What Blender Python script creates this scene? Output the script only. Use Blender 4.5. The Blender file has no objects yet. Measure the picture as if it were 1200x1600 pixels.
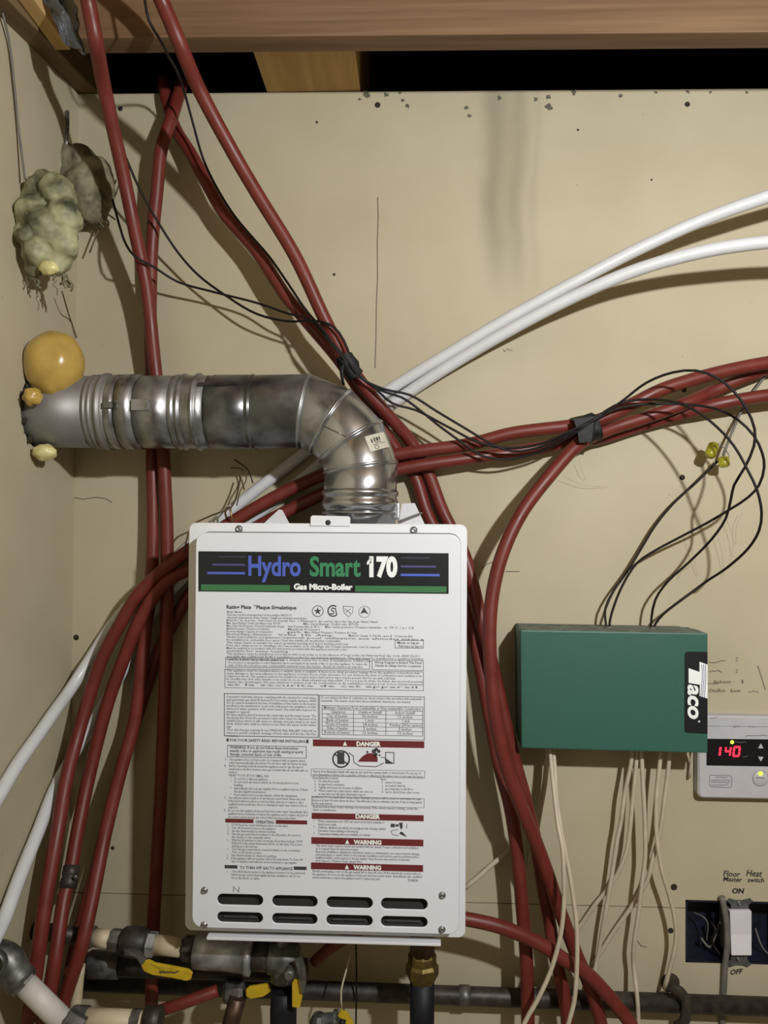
import bpy, bmesh, math, random
from mathutils import Vector, Matrix, noise as mnoise

random.seed(7)
sc = bpy.context.scene
COL = sc.collection

# ------------------------------------------------------------------ camera
F_PX = 1202.0
CAM_D = 1.38                                  # camera to back wall, metres
cam_data = bpy.data.cameras.new('camera')
cam_data.sensor_fit = 'VERTICAL'
cam_data.sensor_height = 24.0
cam_data.lens = F_PX / 1600.0 * 24.0
cam_data.clip_start = 0.02
cam = bpy.data.objects.new('camera', cam_data)
COL.objects.link(cam)
YAW, PITCH, ROLL = math.atan(47 / F_PX), math.atan(18 / F_PX), 0.0063
cam_rot = (Matrix.Rotation(YAW, 3, 'Z') @ Matrix.Rotation(math.pi / 2 + PITCH, 3, 'X')
           @ Matrix.Rotation(ROLL, 3, 'Z'))
cam.matrix_world = Matrix.Translation((0, -CAM_D, 0)) @ cam_rot.to_4x4()
sc.camera = cam

# ------------------------------------------------------------------ world, lamp, exposure
world = bpy.data.worlds.new('world')
sc.world = world
world.use_nodes = True
world.node_tree.nodes['Background'].inputs[0].default_value = (1.0, 0.93, 0.80, 1)
world.node_tree.nodes['Background'].inputs[1].default_value = 0.012

lamp_data = bpy.data.lights.new('ceiling_bulb', 'POINT')
lamp_data.energy = 88.0
lamp_data.color = (1.0, 1.0, 1.0)
lamp_data.shadow_soft_size = 0.025
lamp = bpy.data.objects.new('ceiling_bulb', lamp_data)
lamp.location = (0.60, -1.40, 0.475)
COL.objects.link(lamp)

sc.view_settings.view_transform = 'Standard'
sc.view_settings.look = 'None'
sc.view_settings.gamma = 1.0
sc.view_settings.use_curve_mapping = False
sc.view_settings.exposure = 0.0


# ------------------------------------------------------------------ helpers
def P(px, py, dep=0.0):
    """Point of the room that stands dep metres in front of the back wall, seen at photo pixel px, py."""
    d = cam_rot @ Vector(((px - 600) / F_PX, -(py - 800) / F_PX, -1.0))
    t = (CAM_D - dep) / d.y
    return Vector((0, -CAM_D, 0)) + d * t


def mm_per_px(dep):
    return (CAM_D - dep) / F_PX


class MB:
    def __init__(self):
        self.v, self.f, self.sm = [], [], []

    def add(self, verts, faces, smooth=False):
        n = len(self.v)
        self.v += [Vector(p) for p in verts]
        for f in faces:
            self.f.append([i + n for i in f])
            self.sm.append(smooth)
        return self

    def box(self, x0, x1, y0, y1, z0, z1):
        vs = [(x, y, z) for x in (x0, x1) for y in (y0, y1) for z in (z0, z1)]
        return self.add(vs, [(0, 1, 3, 2), (4, 6, 7, 5), (0, 4, 5, 1), (2, 3, 7, 6), (0, 2, 6, 4), (1, 5, 7, 3)])

    def hexa(self, a, b):
        """two quads a, b (4 points each, same winding) -> closed prism"""
        n = len(a)
        vs = list(a) + list(b)
        fs = [tuple(range(n))[::-1], tuple(range(n, 2 * n))]
        for i in range(n):
            j = (i + 1) % n
            fs.append((i, j, n + j, n + i))
        return self.add(vs, fs)

    def tube(self, pts, r, seg=12, cap=True):
        """pts Vector list, r a number or a list"""
        n = len(pts)
        rs = r if isinstance(r, (list, tuple)) else [r] * n
        tang = []
        for i in range(n):
            a, b = pts[max(i - 1, 0)], pts[min(i + 1, n - 1)]
            t = (b - a)
            tang.append(t.normalized() if t.length > 1e-9 else Vector((0, 0, 1)))
        up = Vector((0, 1, 0)) if abs(tang[0].y) < 0.9 else Vector((1, 0, 0))
        nrm = (up - tang[0] * up.dot(tang[0])).normalized()
        vs = []
        for i in range(n):
            if i:
                nrm = (nrm - tang[i] * nrm.dot(tang[i]))
                nrm = nrm.normalized() if nrm.length > 1e-9 else tang[i].orthogonal().normalized()
            bn = tang[i].cross(nrm)
            for k in range(seg):
                a = 2 * math.pi * k / seg
                vs.append(pts[i] + (nrm * math.cos(a) + bn * math.sin(a)) * rs[i])
        fs = []
        for i in range(n - 1):
            for k in range(seg):
                k2 = (k + 1) % seg
                fs.append((i * seg + k, i * seg + k2, (i + 1) * seg + k2, (i + 1) * seg + k))
        self.add(vs, fs, True)
        if cap:
            m = len(self.v) - n * seg
            self.f.append([m + k for k in range(seg)][::-1]); self.sm.append(False)
            self.f.append([m + (n - 1) * seg + k for k in range(seg)]); self.sm.append(False)
        return self

    def lathe(self, p0, axis, prof, seg=24, ref=None, smooth=True, cap=True):
        """prof: list of (t, r) along axis from p0"""
        axis = Vector(axis).normalized()
        ref = Vector(ref) if ref else axis.orthogonal()
        nrm = (ref - axis * ref.dot(axis)).normalized()
        bn = axis.cross(nrm)
        vs = []
        for t, r in prof:
            c = Vector(p0) + axis * t
            for k in range(seg):
                a = 2 * math.pi * k / seg
                vs.append(c + (nrm * math.cos(a) + bn * math.sin(a)) * r)
        fs = []
        for i in range(len(prof) - 1):
            for k in range(seg):
                k2 = (k + 1) % seg
                fs.append((i * seg + k, i * seg + k2, (i + 1) * seg + k2, (i + 1) * seg + k))
        m = len(self.v)
        self.add(vs, fs, smooth)
        if cap:
            self.f.append([m + k for k in range(seg)][::-1]); self.sm.append(False)
            self.f.append([m + (len(prof) - 1) * seg + k for k in range(seg)]); self.sm.append(False)
        return self

    def ball(self, c, rx, ry, rz, nu=20, nv=12, fn=None):
        vs, fs = [], []
        for j in range(nv + 1):
            th = math.pi * j / nv
            for i in range(nu):
                ph = 2 * math.pi * i / nu
                d = Vector((math.sin(th) * math.cos(ph), math.sin(th) * math.sin(ph), math.cos(th)))
                s = fn(d) if fn else 1.0
                vs.append(Vector(c) + Vector((d.x * rx, d.y * ry, d.z * rz)) * s)
        for j in range(nv):
            for i in range(nu):
                i2 = (i + 1) % nu
                fs.append((j * nu + i, (j + 1) * nu + i, (j + 1) * nu + i2, j * nu + i2))
        return self.add(vs, fs, True)

    def build(self, name, mat, parent=None, label=None, cat=None, group=None, kind=None, bevel=0, recentre=None, subparent=False):
        me = bpy.data.meshes.new(name)
        if recentre is None:
            recentre = parent is None and kind != 'structure'
        off = Vector((0, 0, 0))
        if recentre and self.v:
            off = sum(self.v, Vector()) / len(self.v)
        me.from_pydata([tuple(p - off) for p in self.v], [], self.f)
        me.polygons.foreach_set('use_smooth', self.sm)
        bm = bmesh.new(); bm.from_mesh(me)
        bmesh.ops.remove_doubles(bm, verts=bm.verts, dist=1e-7)
        bmesh.ops.recalc_face_normals(bm, faces=bm.faces)
        if bevel:
            es = [e for e in bm.edges if len(e.link_faces) == 2 and e.calc_face_angle(0) > 0.6]
            bmesh.ops.bevel(bm, geom=es, offset=bevel, segments=2, profile=0.6, affect='EDGES', clamp_overlap=True)
            for f in bm.faces:
                f.smooth = False
        bm.to_mesh(me); bm.free()
        me.materials.append(mat)
        o = bpy.data.objects.new(name, me)
        COL.objects.link(o)
        o.location = off
        attach(o, parent)
        tag(o, label, cat, group, kind)
        return o


def root_loc(o):
    v = Vector((0, 0, 0))
    while o:
        v += o.location if o.type == 'EMPTY' or o.parent is None else Vector((0, 0, 0))
        o = o.parent
    return v


def attach(o, parent):
    if parent is not None:
        o.parent = parent
        top = parent
        while top.parent:
            top = top.parent
        o.matrix_parent_inverse = Matrix.Translation(-top.location) if parent is top else Matrix.Identity(4)
        if parent is not top:
            # parent part sits at identity in world space
            o.matrix_parent_inverse = Matrix.Identity(4)


def tag(o, label=None, cat=None, group=None, kind=None):
    if label: o['label'] = label
    if cat: o['category'] = cat
    if group: o['group'] = group
    if kind: o['kind'] = kind
    return o


def thing(name, label, cat, loc, group=None):
    o = bpy.data.objects.new(name, None)
    o.empty_display_size = 0.03
    COL.objects.link(o)
    o.location = loc
    return tag(o, label, cat, group)


def spline(pts, step=0.012):
    """centripetal-ish catmull-rom through Vector points"""
    out = []
    n = len(pts)
    for i in range(n - 1):
        p0 = pts[i - 1] if i else pts[0] * 2 - pts[1]
        p1, p2 = pts[i], pts[i + 1]
        p3 = pts[i + 2] if i + 2 < n else pts[-1] * 2 - pts[-2]
        d01 = max((p1 - p0).length, 1e-6) ** 0.5
        d12 = max((p2 - p1).length, 1e-6) ** 0.5
        d23 = max((p3 - p2).length, 1e-6) ** 0.5
        m1 = ((p1 - p0) / d01 - (p2 - p0) / (d01 + d12) + (p2 - p1) / d12) * d12
        m2 = ((p2 - p1) / d12 - (p3 - p1) / (d12 + d23) + (p3 - p2) / d23) * d12
        k = max(2, int((p2 - p1).length / step))
        for j in range(k):
            t = j / k
            t2, t3 = t * t, t * t * t
            out.append(p1 * (2 * t3 - 3 * t2 + 1) + m1 * (t3 - 2 * t2 + t) + p2 * (-2 * t3 + 3 * t2) + m2 * (t3 - t2))
    out.append(pts[-1])
    return out


def pxs(lst):
    return [P(*a) for a in lst]


def hose(name, lst, r, mat, label, cat, group=None, seg=12, parent=None, step=0.012):
    pts = pxs(lst)
    if lst[-1][1] > 1600:                      # runs on down towards the floor
        pts.append(pts[-1] + Vector((0, 0, -.12))); pts.append(pts[-1] + Vector((0, 0, -.18)))
    m = MB().tube(spline(pts, step), r, seg)
    return m.build(name, mat, parent, label, cat, group)


# rounded rectangle outline in x, z
def rrect(x0, x1, z0, z1, r, n=5):
    pts = []
    for cx, cz, a0 in ((x1 - r, z1 - r, 0), (x0 + r, z1 - r, 90), (x0 + r, z0 + r, 180), (x1 - r, z0 + r, 270)):
        for i in range(n + 1):
            a = math.radians(a0 + 90 * i / n)
            pts.append((cx + r * math.cos(a), cz + r * math.sin(a)))
    return pts


def plate(m, outline, y_back, y_front, ch=0.0):
    """closed prism of an x,z outline between two y; optional chamfer towards the front"""
    n = len(outline)
    cx = sum(p[0] for p in outline) / n; cz = sum(p[1] for p in outline) / n
    rings = [[(x, y_back, z) for x, z in outline]]
    if ch:
        rings.append([(x, y_front + ch, z) for x, z in outline])
        ins = []
        for i in range(n):
            a = Vector(outline[i - 1]); b = Vector(outline[i]); c = Vector(outline[(i + 1) % n])
            t = (c - a).normalized(); nn = Vector((-t.y, t.x))
            if nn.dot(Vector((cx, cz)) - b) < 0: nn = -nn
            q = b + nn * ch
            ins.append((q.x, y_front, q.y))
        rings.append(ins)
    else:
        rings.append([(x, y_front, z) for x, z in outline])
    vs = [p for r_ in rings for p in r_]
    fs = [tuple(range(n)), tuple(range((len(rings) - 1) * n, len(rings) * n))]
    for k in range(len(rings) - 1):
        for i in range(n):
            j = (i + 1) % n
            fs.append((k * n + i, k * n + j, (k + 1) * n + j, (k + 1) * n + i))
    m.add(vs, fs)
    return m


def curve_plate(name, outlines, y_back, y_front, bev, mat, parent):
    """flat plate with holes; outlines = list of x,z loops, the first is the outside"""
    cu = bpy.data.curves.new(name, 'CURVE')
    cu.dimensions = '2D'; cu.fill_mode = 'BOTH'
    cu.extrude = abs(y_back - y_front) / 2 - bev
    cu.bevel_depth = bev; cu.bevel_resolution = 2
    cu.offset = -bev
    for ol in outlines:
        sp = cu.splines.new('POLY')
        sp.points.add(len(ol) - 1)
        for i, (x, z) in enumerate(ol):
            sp.points[i].co = (x, z, 0, 1)
        sp.use_cyclic_u = True
    o = bpy.data.objects.new(name, cu); COL.objects.link(o)
    dg = bpy.context.evaluated_depsgraph_get()
    me = bpy.data.meshes.new_from_object(o.evaluated_get(dg))
    bpy.data.objects.remove(o); bpy.data.curves.remove(cu)
    me.transform(Matrix.Translation((0, (y_back + y_front) / 2, 0)) @ Matrix.Rotation(math.pi / 2, 4, 'X'))
    me.name = name
    me.materials.clear(); me.materials.append(mat)
    o = bpy.data.objects.new(name, me); COL.objects.link(o)
    attach(o, parent)
    return o


_txt = None
_txt_cache = {}


def text_mesh(body, offset=0.0, shear=0.0, res=2):
    """verts, faces of a text with cap height 1 and its width"""
    global _txt
    key = (body, offset, shear, res)
    if key in _txt_cache:
        return _txt_cache[key]
    cu = bpy.data.curves.new('lettering', 'FONT')
    cu.body = body; cu.offset = offset; cu.shear = shear; cu.resolution_u = res
    cu.fill_mode = 'FRONT'
    o = bpy.data.objects.new('lettering', cu); COL.objects.link(o)
    dg = bpy.context.evaluated_depsgraph_get()
    me = bpy.data.meshes.new_from_object(o.evaluated_get(dg))
    vs = [(v.co.x, v.co.y) for v in me.vertices]
    fs = [tuple(p.vertices) for p in me.polygons]
    bpy.data.objects.remove(o); bpy.data.curves.remove(cu); bpy.data.meshes.remove(me)
    if vs:
        x0 = min(v[0] for v in vs); x1 = max(v[0] for v in vs)
    else:
        x0, x1 = 0, 1
    cap = 0.69
    out = ([((x - x0) / cap, y / cap) for x, y in vs], fs, max((x1 - x0) / cap, 1e-6))
    _txt_cache[key] = out
    return out


def put_text(m, body, x0, x1, base, cap, dep, slope=0.0, offset=0.0, shear=0.0, res=2, fit=True, vert=False):
    """text in photo pixels on the plane dep in front of the wall; stretched to x0..x1 when x1 is given.
    vert: reads downward, x0/x1 are then y pixels and base the x pixel of the baseline"""
    vs, fs, w = text_mesh(body, offset, shear, res)
    sx = (x1 - x0) / w if x1 else cap
    out = []
    for u, v in vs:
        if vert:
            out.append(P(base + v * cap, x0 + u * sx, dep))
        else:
            px = x0 + u * sx
            out.append(P(px, base - v * cap + slope * (u * sx), dep))
    m.add(out, fs)


def stroke(m, pts_px, w, dep):
    """flat hand-drawn stroke, pixel polyline, width in px"""
    n = len(pts_px)
    L, R = [], []
    for i in range(n):
        a = Vector(pts_px[max(i - 1, 0)]); b = Vector(pts_px[min(i + 1, n - 1)])
        t = (b - a); t = t.normalized() if t.length > 0 else Vector((1, 0))
        nn = Vector((-t.y, t.x)) * w / 2
        c = Vector(pts_px[i])
        L.append(P(c.x + nn.x, c.y + nn.y, dep)); R.append(P(c.x - nn.x, c.y - nn.y, dep))
    m.add(L + R, [(i, i + 1, n + i + 1, n + i) for i in range(n - 1)])


def scribble(m, x0, x1, y, h, w, dep, rnd):
    x = x0; pts = []
    while x < x1:
        pts.append((x, y + rnd.uniform(-h, h) * (0.4 if rnd.random() < .5 else 1)))
        x += rnd.uniform(1.2, 2.6)
    if len(pts) > 1: stroke(m, pts, w, dep)


def quad_px(m, x0, y0, x1, y1, dep, slope=0.0):
    m.add([P(x0, y0, dep), P(x1, y0 + slope * (x1 - x0), dep), P(x1, y1 + slope * (x1 - x0), dep), P(x0, y1, dep)], [(0, 1, 2, 3)])


# ------------------------------------------------------------------ materials
def srgb(r, g, b):
    f = lambda c: (c / 255 / 12.92) if c / 255 <= 0.04045 else ((c / 255 + 0.055) / 1.055) ** 2.4
    return (f(r), f(g), f(b), 1)


def mat(name, col, rough=0.5, metal=0.0, var=0.12, scale=40.0, bump=0.0, col2=None, spec=0.5, coat=0.0,
        trans=0.0, emis=None, stretch=(1, 1, 1), detail=4.0, rvar=0.0, sss=0.0, lo=0.35, hi=0.7):
    m = bpy.data.materials.new(name)
    m.use_nodes = True
    nt = m.node_tree; N = nt.nodes; L = nt.links
    b = N['Principled BSDF']
    b.inputs['Roughness'].default_value = rough
    b.inputs['Metallic'].default_value = metal
    b.inputs['Specular IOR Level'].default_value = spec
    if coat: b.inputs['Coat Weight'].default_value = coat
    if trans: b.inputs['Transmission Weight'].default_value = trans
    if sss:
        b.inputs['Subsurface Weight'].default_value = sss
        b.inputs['Subsurface Scale'].default_value = 0.01
    if emis:
        b.inputs['Emission Color'].default_value = emis[0]
        b.inputs['Emission Strength'].default_value = emis[1]
    tc = N.new('ShaderNodeTexCoord')
    mp = N.new('ShaderNodeMapping'); mp.inputs['Scale'].default_value = stretch
    L.new(tc.outputs['Object'], mp.inputs['Vector'])
    nz = N.new('ShaderNodeTexNoise'); nz.inputs['Scale'].default_value = scale; nz.inputs['Detail'].default_value = detail
    L.new(mp.outputs['Vector'], nz.inputs['Vector'])
    rp = N.new('ShaderNodeValToRGB')
    c2 = col2 if col2 else tuple(c * (1 - var) for c in col[:3]) + (1,)
    rp.color_ramp.elements[0].color = c2
    rp.color_ramp.elements[1].color = col
    rp.color_ramp.elements[0].position = lo; rp.color_ramp.elements[1].position = hi
    L.new(nz.outputs['Fac'], rp.inputs['Fac'])
    L.new(rp.outputs['Color'], b.inputs['Base Color'])
    if rvar:
        mr = N.new('ShaderNodeMapRange')
        mr.inputs['To Min'].default_value = max(0, rough - rvar); mr.inputs['To Max'].default_value = min(1, rough + rvar)
        mr.inputs['From Min'].default_value = .3; mr.inputs['From Max'].default_value = .7
        L.new(nz.outputs['Fac'], mr.inputs['Value']); L.new(mr.outputs['Result'], b.inputs['Roughness'])
    if bump:
        bp = N.new('ShaderNodeBump'); bp.inputs['Strength'].default_value = bump; bp.inputs['Distance'].default_value = 0.002
        L.new(nz.outputs['Fac'], bp.inputs['Height']); L.new(bp.outputs['Normal'], b.inputs['Normal'])
    return m


WALL_HI = (0.45, 0.405, 0.285, 1)
WALL_LO = (0.405, 0.36, 0.245, 1)


def wall_material(name, stain=False):
    m = mat(name, WALL_HI, 0.62, var=0.1, scale=5.0, col2=WALL_LO, spec=0.25, detail=6)
    nt = m.node_tree; N = nt.nodes; L = nt.links
    b = N['Principled BSDF']
    rp = [n for n in N if n.type == 'VALTORGB'][0]
    tc = [n for n in N if n.type == 'TEX_COORD'][0]
    # small dirt specks
    n2 = N.new('ShaderNodeTexNoise'); n2.inputs['Scale'].default_value = 85; n2.inputs['Detail'].default_value = 2
    L.new(tc.outputs['Object'], n2.inputs['Vector'])
    r2 = N.new('ShaderNodeValToRGB')
    r2.color_ramp.elements[0].position = 0.755; r2.color_ramp.elements[0].color = (1, 1, 1, 1)
    r2.color_ramp.elements[1].position = 0.80; r2.color_ramp.elements[1].color = (0.45, 0.42, 0.38, 1)
    L.new(n2.outputs['Fac'], r2.inputs['Fac'])
    mx = N.new('ShaderNodeMix'); mx.data_type = 'RGBA'; mx.blend_type = 'MULTIPLY'; mx.inputs['Factor'].default_value = 0.8
    L.new(rp.outputs['Color'], mx.inputs['A']); L.new(r2.outputs['Color'], mx.inputs['B'])
    last = mx.outputs['Result']
    if stain:
        # two grey run-down streaks of water staining below the top edge
        sp = N.new('ShaderNodeSeparateXYZ')
        wn = N.new('ShaderNodeTexNoise'); wn.inputs['Scale'].default_value = 9; wn.inputs['Detail'].default_value = 3
        L.new(tc.outputs['Object'], sp.inputs[0])
        mp = N.new('ShaderNodeMapping'); mp.inputs['Scale'].default_value = (1, 1, 0.5)
        L.new(tc.outputs['Object'], mp.inputs['Vector']); L.new(mp.outputs['Vector'], wn.inputs['Vector'])

        def math_(op, a, bb, clamp=False):
            q = N.new('ShaderNodeMath'); q.operation = op; q.use_clamp = clamp
            for i, s in enumerate((a, bb)):
                if s is None: continue
                if hasattr(s, 'links') or hasattr(s, 'is_linked'): L.new(s, q.inputs[i])
                else: q.inputs[i].default_value = s
            return q.outputs[0]
        wob = math_('MULTIPLY', math_('SUBTRACT', wn.outputs['Fac'], 0.5), 0.05)
        xx = math_('ADD', sp.outputs['X'], wob)
        tot = None
        for px, w, amt in ((808, 0.014, 0.30), (774, 0.02, 0.36), (792, 0.03, .12), (836, 0.010, .14)):
            cx = P(px, 300, 0).x
            d = math_('DIVIDE', math_('SUBTRACT', xx, cx), w)
            g = math_('POWER', 2.718, math_('MULTIPLY', math_('MULTIPLY', d, d), -1.0))
            g = math_('MULTIPLY', g, amt)
            tot = g if tot is None else math_('ADD', tot, g)
        zr = N.new('ShaderNodeMapRange'); zr.inputs['From Min'].default_value = P(790, 480, 0).z; zr.inputs['From Max'].default_value = P(790, 380, 0).z
        L.new(sp.outputs['Z'], zr.inputs['Value'])
        fac = math_('MULTIPLY', math_('MULTIPLY', tot, zr.outputs['Result']), math_('ADD', wn.outputs['Fac'], 0.45), True)
        m3 = N.new('ShaderNodeMix'); m3.data_type = 'RGBA'
        L.new(fac, m3.inputs['Factor']); L.new(last, m3.inputs['A'])
        m3.inputs['B'].default_value = (0.13, 0.115, 0.08, 1)
        last = m3.outputs['Result']
    L.new(last, b.inputs['Base Color'])
    return m


def wood_material(name, a, b_, stretch=(0.6, 14, 14), scale=6.0, rough=0.65):
    m = mat(name, a, rough, col2=b_, scale=scale, stretch=stretch, bump=0.12, spec=0.25, detail=8, lo=.3, hi=.72)
    return m


M = {}
M['wall'] = wall_material('painted_drywall_stained', True)
M['wall2'] = wall_material('painted_drywall')
M['beam'] = wood_material('brown_beam_wood', (0.19, 0.115, 0.064, 1), (0.12, 0.068, 0.035, 1), stretch=(0.5, 10, 16))
M['joist'] = wood_material('pale_joist_wood', (0.55, 0.38, 0.16, 1), (0.42, 0.27, 0.10, 1), stretch=(9, .6, 9))
M['plate'] = wood_material('dark_plate_wood', (0.20, 0.135, 0.07, 1), (0.13, 0.085, 0.042, 1), stretch=(9, .6, 9))
M['void'] = mat('gap_shade_black', (0.0022, 0.002, 0.0016, 1), 1.0, spec=0.0)
M['dim_wall'] = mat('bare_brown_board', (0.11, 0.072, 0.028, 1), 0.8, var=.3, scale=6)
M['floor'] = mat('concrete', (0.36, 0.31, 0.22, 1), 0.9, scale=12, var=.3)
M['enamel'] = mat('white_enamel', (0.69, 0.72, 0.765, 1), 0.32, var=0.03, scale=8, spec=0.5, bump=0.0, detail=2)
M['enamel2'] = mat('white_enamel_flange', (0.70, 0.72, 0.74, 1), 0.38, var=0.06, scale=14)
M['dark_in'] = mat('dark_interior', (0.03, 0.026, 0.02, 1), 0.8)
M['seam_shade'] = mat('grey_seam_shade', (0.16, 0.155, 0.14, 1), 0.8)
M['pencil'] = mat('pencil', (0.30, 0.29, 0.28, 1), 0.8)
M['screw'] = mat('zinc_screw', (0.42, 0.42, 0.43, 1), 0.35, 0.9, scale=300, var=.4)
M['holescrew'] = mat('rusty_screw_head', (0.035, 0.026, 0.016, 1), 0.8, 0.2, scale=300, var=.5)
M['black_print'] = mat('black_nameplate', (0.009, 0.012, 0.014, 1), 0.35)
M['green_print'] = mat('green_print', (0.045, 0.17, 0.065, 1), 0.4, var=.05)
M['green_letter'] = mat('green_letter', (0.04, 0.22, 0.10, 1), 0.4, var=.05)
M['blue_letter'] = mat('blue_letter', (0.075, 0.12, 0.50, 1), 0.4, var=.05)
M['violet_line'] = mat('violet_line', (0.075, 0.07, 0.22, 1), 0.4, var=.05)
M['dim_line'] = mat('dim_violet_line', (0.04, 0.037, 0.075, 1), 0.4, var=.05)
M['white_letter'] = mat('white_letter', (0.80, 0.84, 0.82, 1), 0.4, var=.03)
M['ink'] = mat('grey_ink', (0.14, 0.135, 0.14, 1), 0.6, var=.1)
M['ink_dark'] = mat('dark_ink', (0.05, 0.048, 0.05, 1), 0.6, var=.1)
M['red_print'] = mat('dark_red_print', (0.145, 0.022, 0.026, 1), 0.45, var=.08)
M['marker'] = mat('black_marker', (0.022, 0.02, 0.02, 1), 0.7, var=.3, scale=200)
M['marker_faint'] = mat('faint_marker', (0.17, 0.14, 0.10, 1), 0.7, var=.3, scale=200)
M['pex_red'] = mat('red_tubing', (0.15, 0.024, 0.016, 1), 0.45, var=.25, scale=25, spec=0.4, rvar=.08)
M['pex_white'] = mat('white_tubing', (0.60, 0.61, 0.62, 1), 0.32, var=.06, scale=30)
M['wire_black'] = mat('black_wire', (0.010, 0.007, 0.006, 1), 0.55, var=.3, scale=60, spec=.25)
M['wire_brown'] = mat('brown_wire', (0.10, 0.065, 0.03, 1), 0.5, var=.4, scale=60)
M['cable_cream'] = mat('cream_cable', (0.52, 0.46, 0.34, 1), 0.5, var=.15, scale=50)
M['cable_grey'] = mat('grey_cable', (0.16, 0.15, 0.13, 1), 0.6, var=.3, scale=60)
M['tape'] = mat('black_tape', (0.010, 0.011, 0.012, 1), 0.6, spec=.3, var=.4, scale=120, bump=.3)
M['taco_green'] = mat('green_enamel', (0.024, 0.100, 0.072, 1), 0.5, var=.06, scale=300, bump=.05)
M['taco_green_dusty'] = mat('dusty_green_enamel', (0.17, 0.20, 0.165, 1), 0.8, var=.5, scale=70)
M['taco_side'] = mat('green_box_base', (0.022, 0.075, 0.052, 1), 0.55, var=.2)
M['remote'] = mat('grey_white_plastic', (0.46, 0.455, 0.47, 1), 0.45, var=.06, scale=60)
M['remote_win'] = mat('black_window', (0.012, 0.010, 0.011, 1), 0.25)
M['digit'] = mat('red_segment', (0.6, 0.02, 0.03, 1), 0.4, emis=((1.0, 0.02, 0.05, 1), 2.2))
M['digit_halo'] = mat('red_segment_core', (0.8, 0.2, 0.2, 1), 0.4, emis=((1.0, 0.16, 0.2, 1), 2.6))
M['led'] = mat('green_led', (0.4, 0.8, 0.05, 1), 0.4, emis=((0.45, 0.9, 0.05, 1), 1.6))
M['box_blue'] = mat('blue_plastic', (0.008, 0.012, 0.028, 1), 0.45, var=.6, scale=70, bump=.2)
M['rocker'] = mat('white_rocker', (0.66, 0.65, 0.68, 1), 0.4, var=.04)
M['yoke'] = mat('grey_metal_yoke', (0.14, 0.145, 0.14, 1), 0.55, 0.5, var=.4, scale=120)
M['iron'] = mat('dark_iron', (0.062, 0.050, 0.042, 1), 0.5, 0.35, var=.55, scale=70, bump=.2)
M['copper_dull'] = mat('tarnished_copper', (0.12, 0.075, 0.05, 1), 0.45, 0.7, var=.5, scale=60)
M['pewter'] = mat('grey_fitting', (0.20, 0.195, 0.18, 1), 0.45, 0.65, var=.6, scale=60, bump=.2)
M['silver'] = mat('silver_coupling', (0.50, 0.52, 0.55, 1), 0.40, 0.7, var=.45, scale=45, bump=.15)
M['brass'] = mat('brass', (0.24, 0.18, 0.06, 1), 0.35, 0.85, var=.5, scale=60)
M['cream_pipe'] = mat('cream_pipe', (0.56, 0.48, 0.32, 1), 0.5, var=.15, scale=40)
M['white_pipe'] = mat('white_pipe', (0.55, 0.53, 0.49, 1), 0.5, var=.2, scale=30)
M['yellow'] = mat('yellow_vinyl', (0.55, 0.38, 0.015, 1), 0.45, var=.25, scale=50)
M['black_rubber'] = mat('black_pipe', (0.008, 0.009, 0.013, 1), 0.55, var=.3, spec=.3)
M['foam_amber'] = mat('amber_foam', (0.50, 0.34, 0.075, 1), 0.30, col2=(0.38, 0.25, 0.06, 1), scale=22, bump=.25, coat=.25, rvar=.1)
M['foam_green'] = mat('dusty_foam', (0.34, 0.34, 0.19, 1), 0.6, col2=(0.05, 0.052, 0.028, 1), scale=20, bump=.5, detail=5, lo=.36, hi=.58)
M['foam_grey'] = mat('grey_dusty_foam', (0.22, 0.20, 0.12, 1), 0.7, col2=(0.07, 0.065, 0.038, 1), scale=30, bump=.5, detail=5, lo=.36, hi=.6)
M['foam_pale'] = mat('fresh_foam', (0.66, 0.60, 0.27, 1), 0.4, var=.2, scale=60, bump=.2)
M['grime'] = mat('dark_grime', (0.045, 0.034, 0.018, 1), 0.9, var=.6, scale=150, bump=.5)
M['plastic_sheet'] = mat('crumpled_grey_sheet', (0.11, 0.12, 0.14, 1), 0.4, col2=(0.04, 0.04, 0.03, 1), scale=25, bump=.2)
M['sticker'] = mat('paper_sticker', (0.50, 0.48, 0.38, 1), 0.6, var=.1)
M['paper'] = mat('white_card', (0.60, 0.60, 0.62, 1), 0.6, var=.06)
M['connector'] = mat('yellow_gel_connector', (0.55, 0.52, 0.05, 1), 0.15, trans=.55, var=.2, scale=200)
M['cobweb'] = mat('cobweb', (0.30, 0.27, 0.2, 1), 0.9)
M['mold'] = mat('grey_mould', (0.13, 0.12, 0.09, 1), 0.9, var=.4, scale=300)


def steel_material(name, base, dark, rough, scale, stretch, lo, hi, bump=.05, rvar=.1):
    return mat(name, base, rough, 0.95, col2=dark, scale=scale, stretch=stretch, rvar=rvar, bump=bump, lo=lo, hi=hi)


M['steel'] = steel_material('bright_steel', (0.55, 0.57, 0.61, 1), (0.36, 0.37, 0.39, 1), 0.26, 12, (1, 1, 1), .3, .7, .02)
M['steel_dull'] = mat('dull_grey_steel', (0.29, 0.285, 0.27, 1), 0.50, 0.55, col2=(0.21, 0.205, 0.19, 1), scale=10, bump=.03)
M['steel_mid'] = mat('stained_steel', (0.36, 0.365, 0.37, 1), 0.36, 0.85, col2=(0.19, 0.187, 0.18, 1), scale=26, bump=.05, rvar=.12, lo=.36, hi=.58)
M['steel_soot'] = mat('sooty_steel', (0.27, 0.275, 0.285, 1), 0.33, 0.85, col2=(0.11, 0.11, 0.11, 1), scale=14, bump=.05, rvar=.1, lo=.44, hi=.66)

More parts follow.
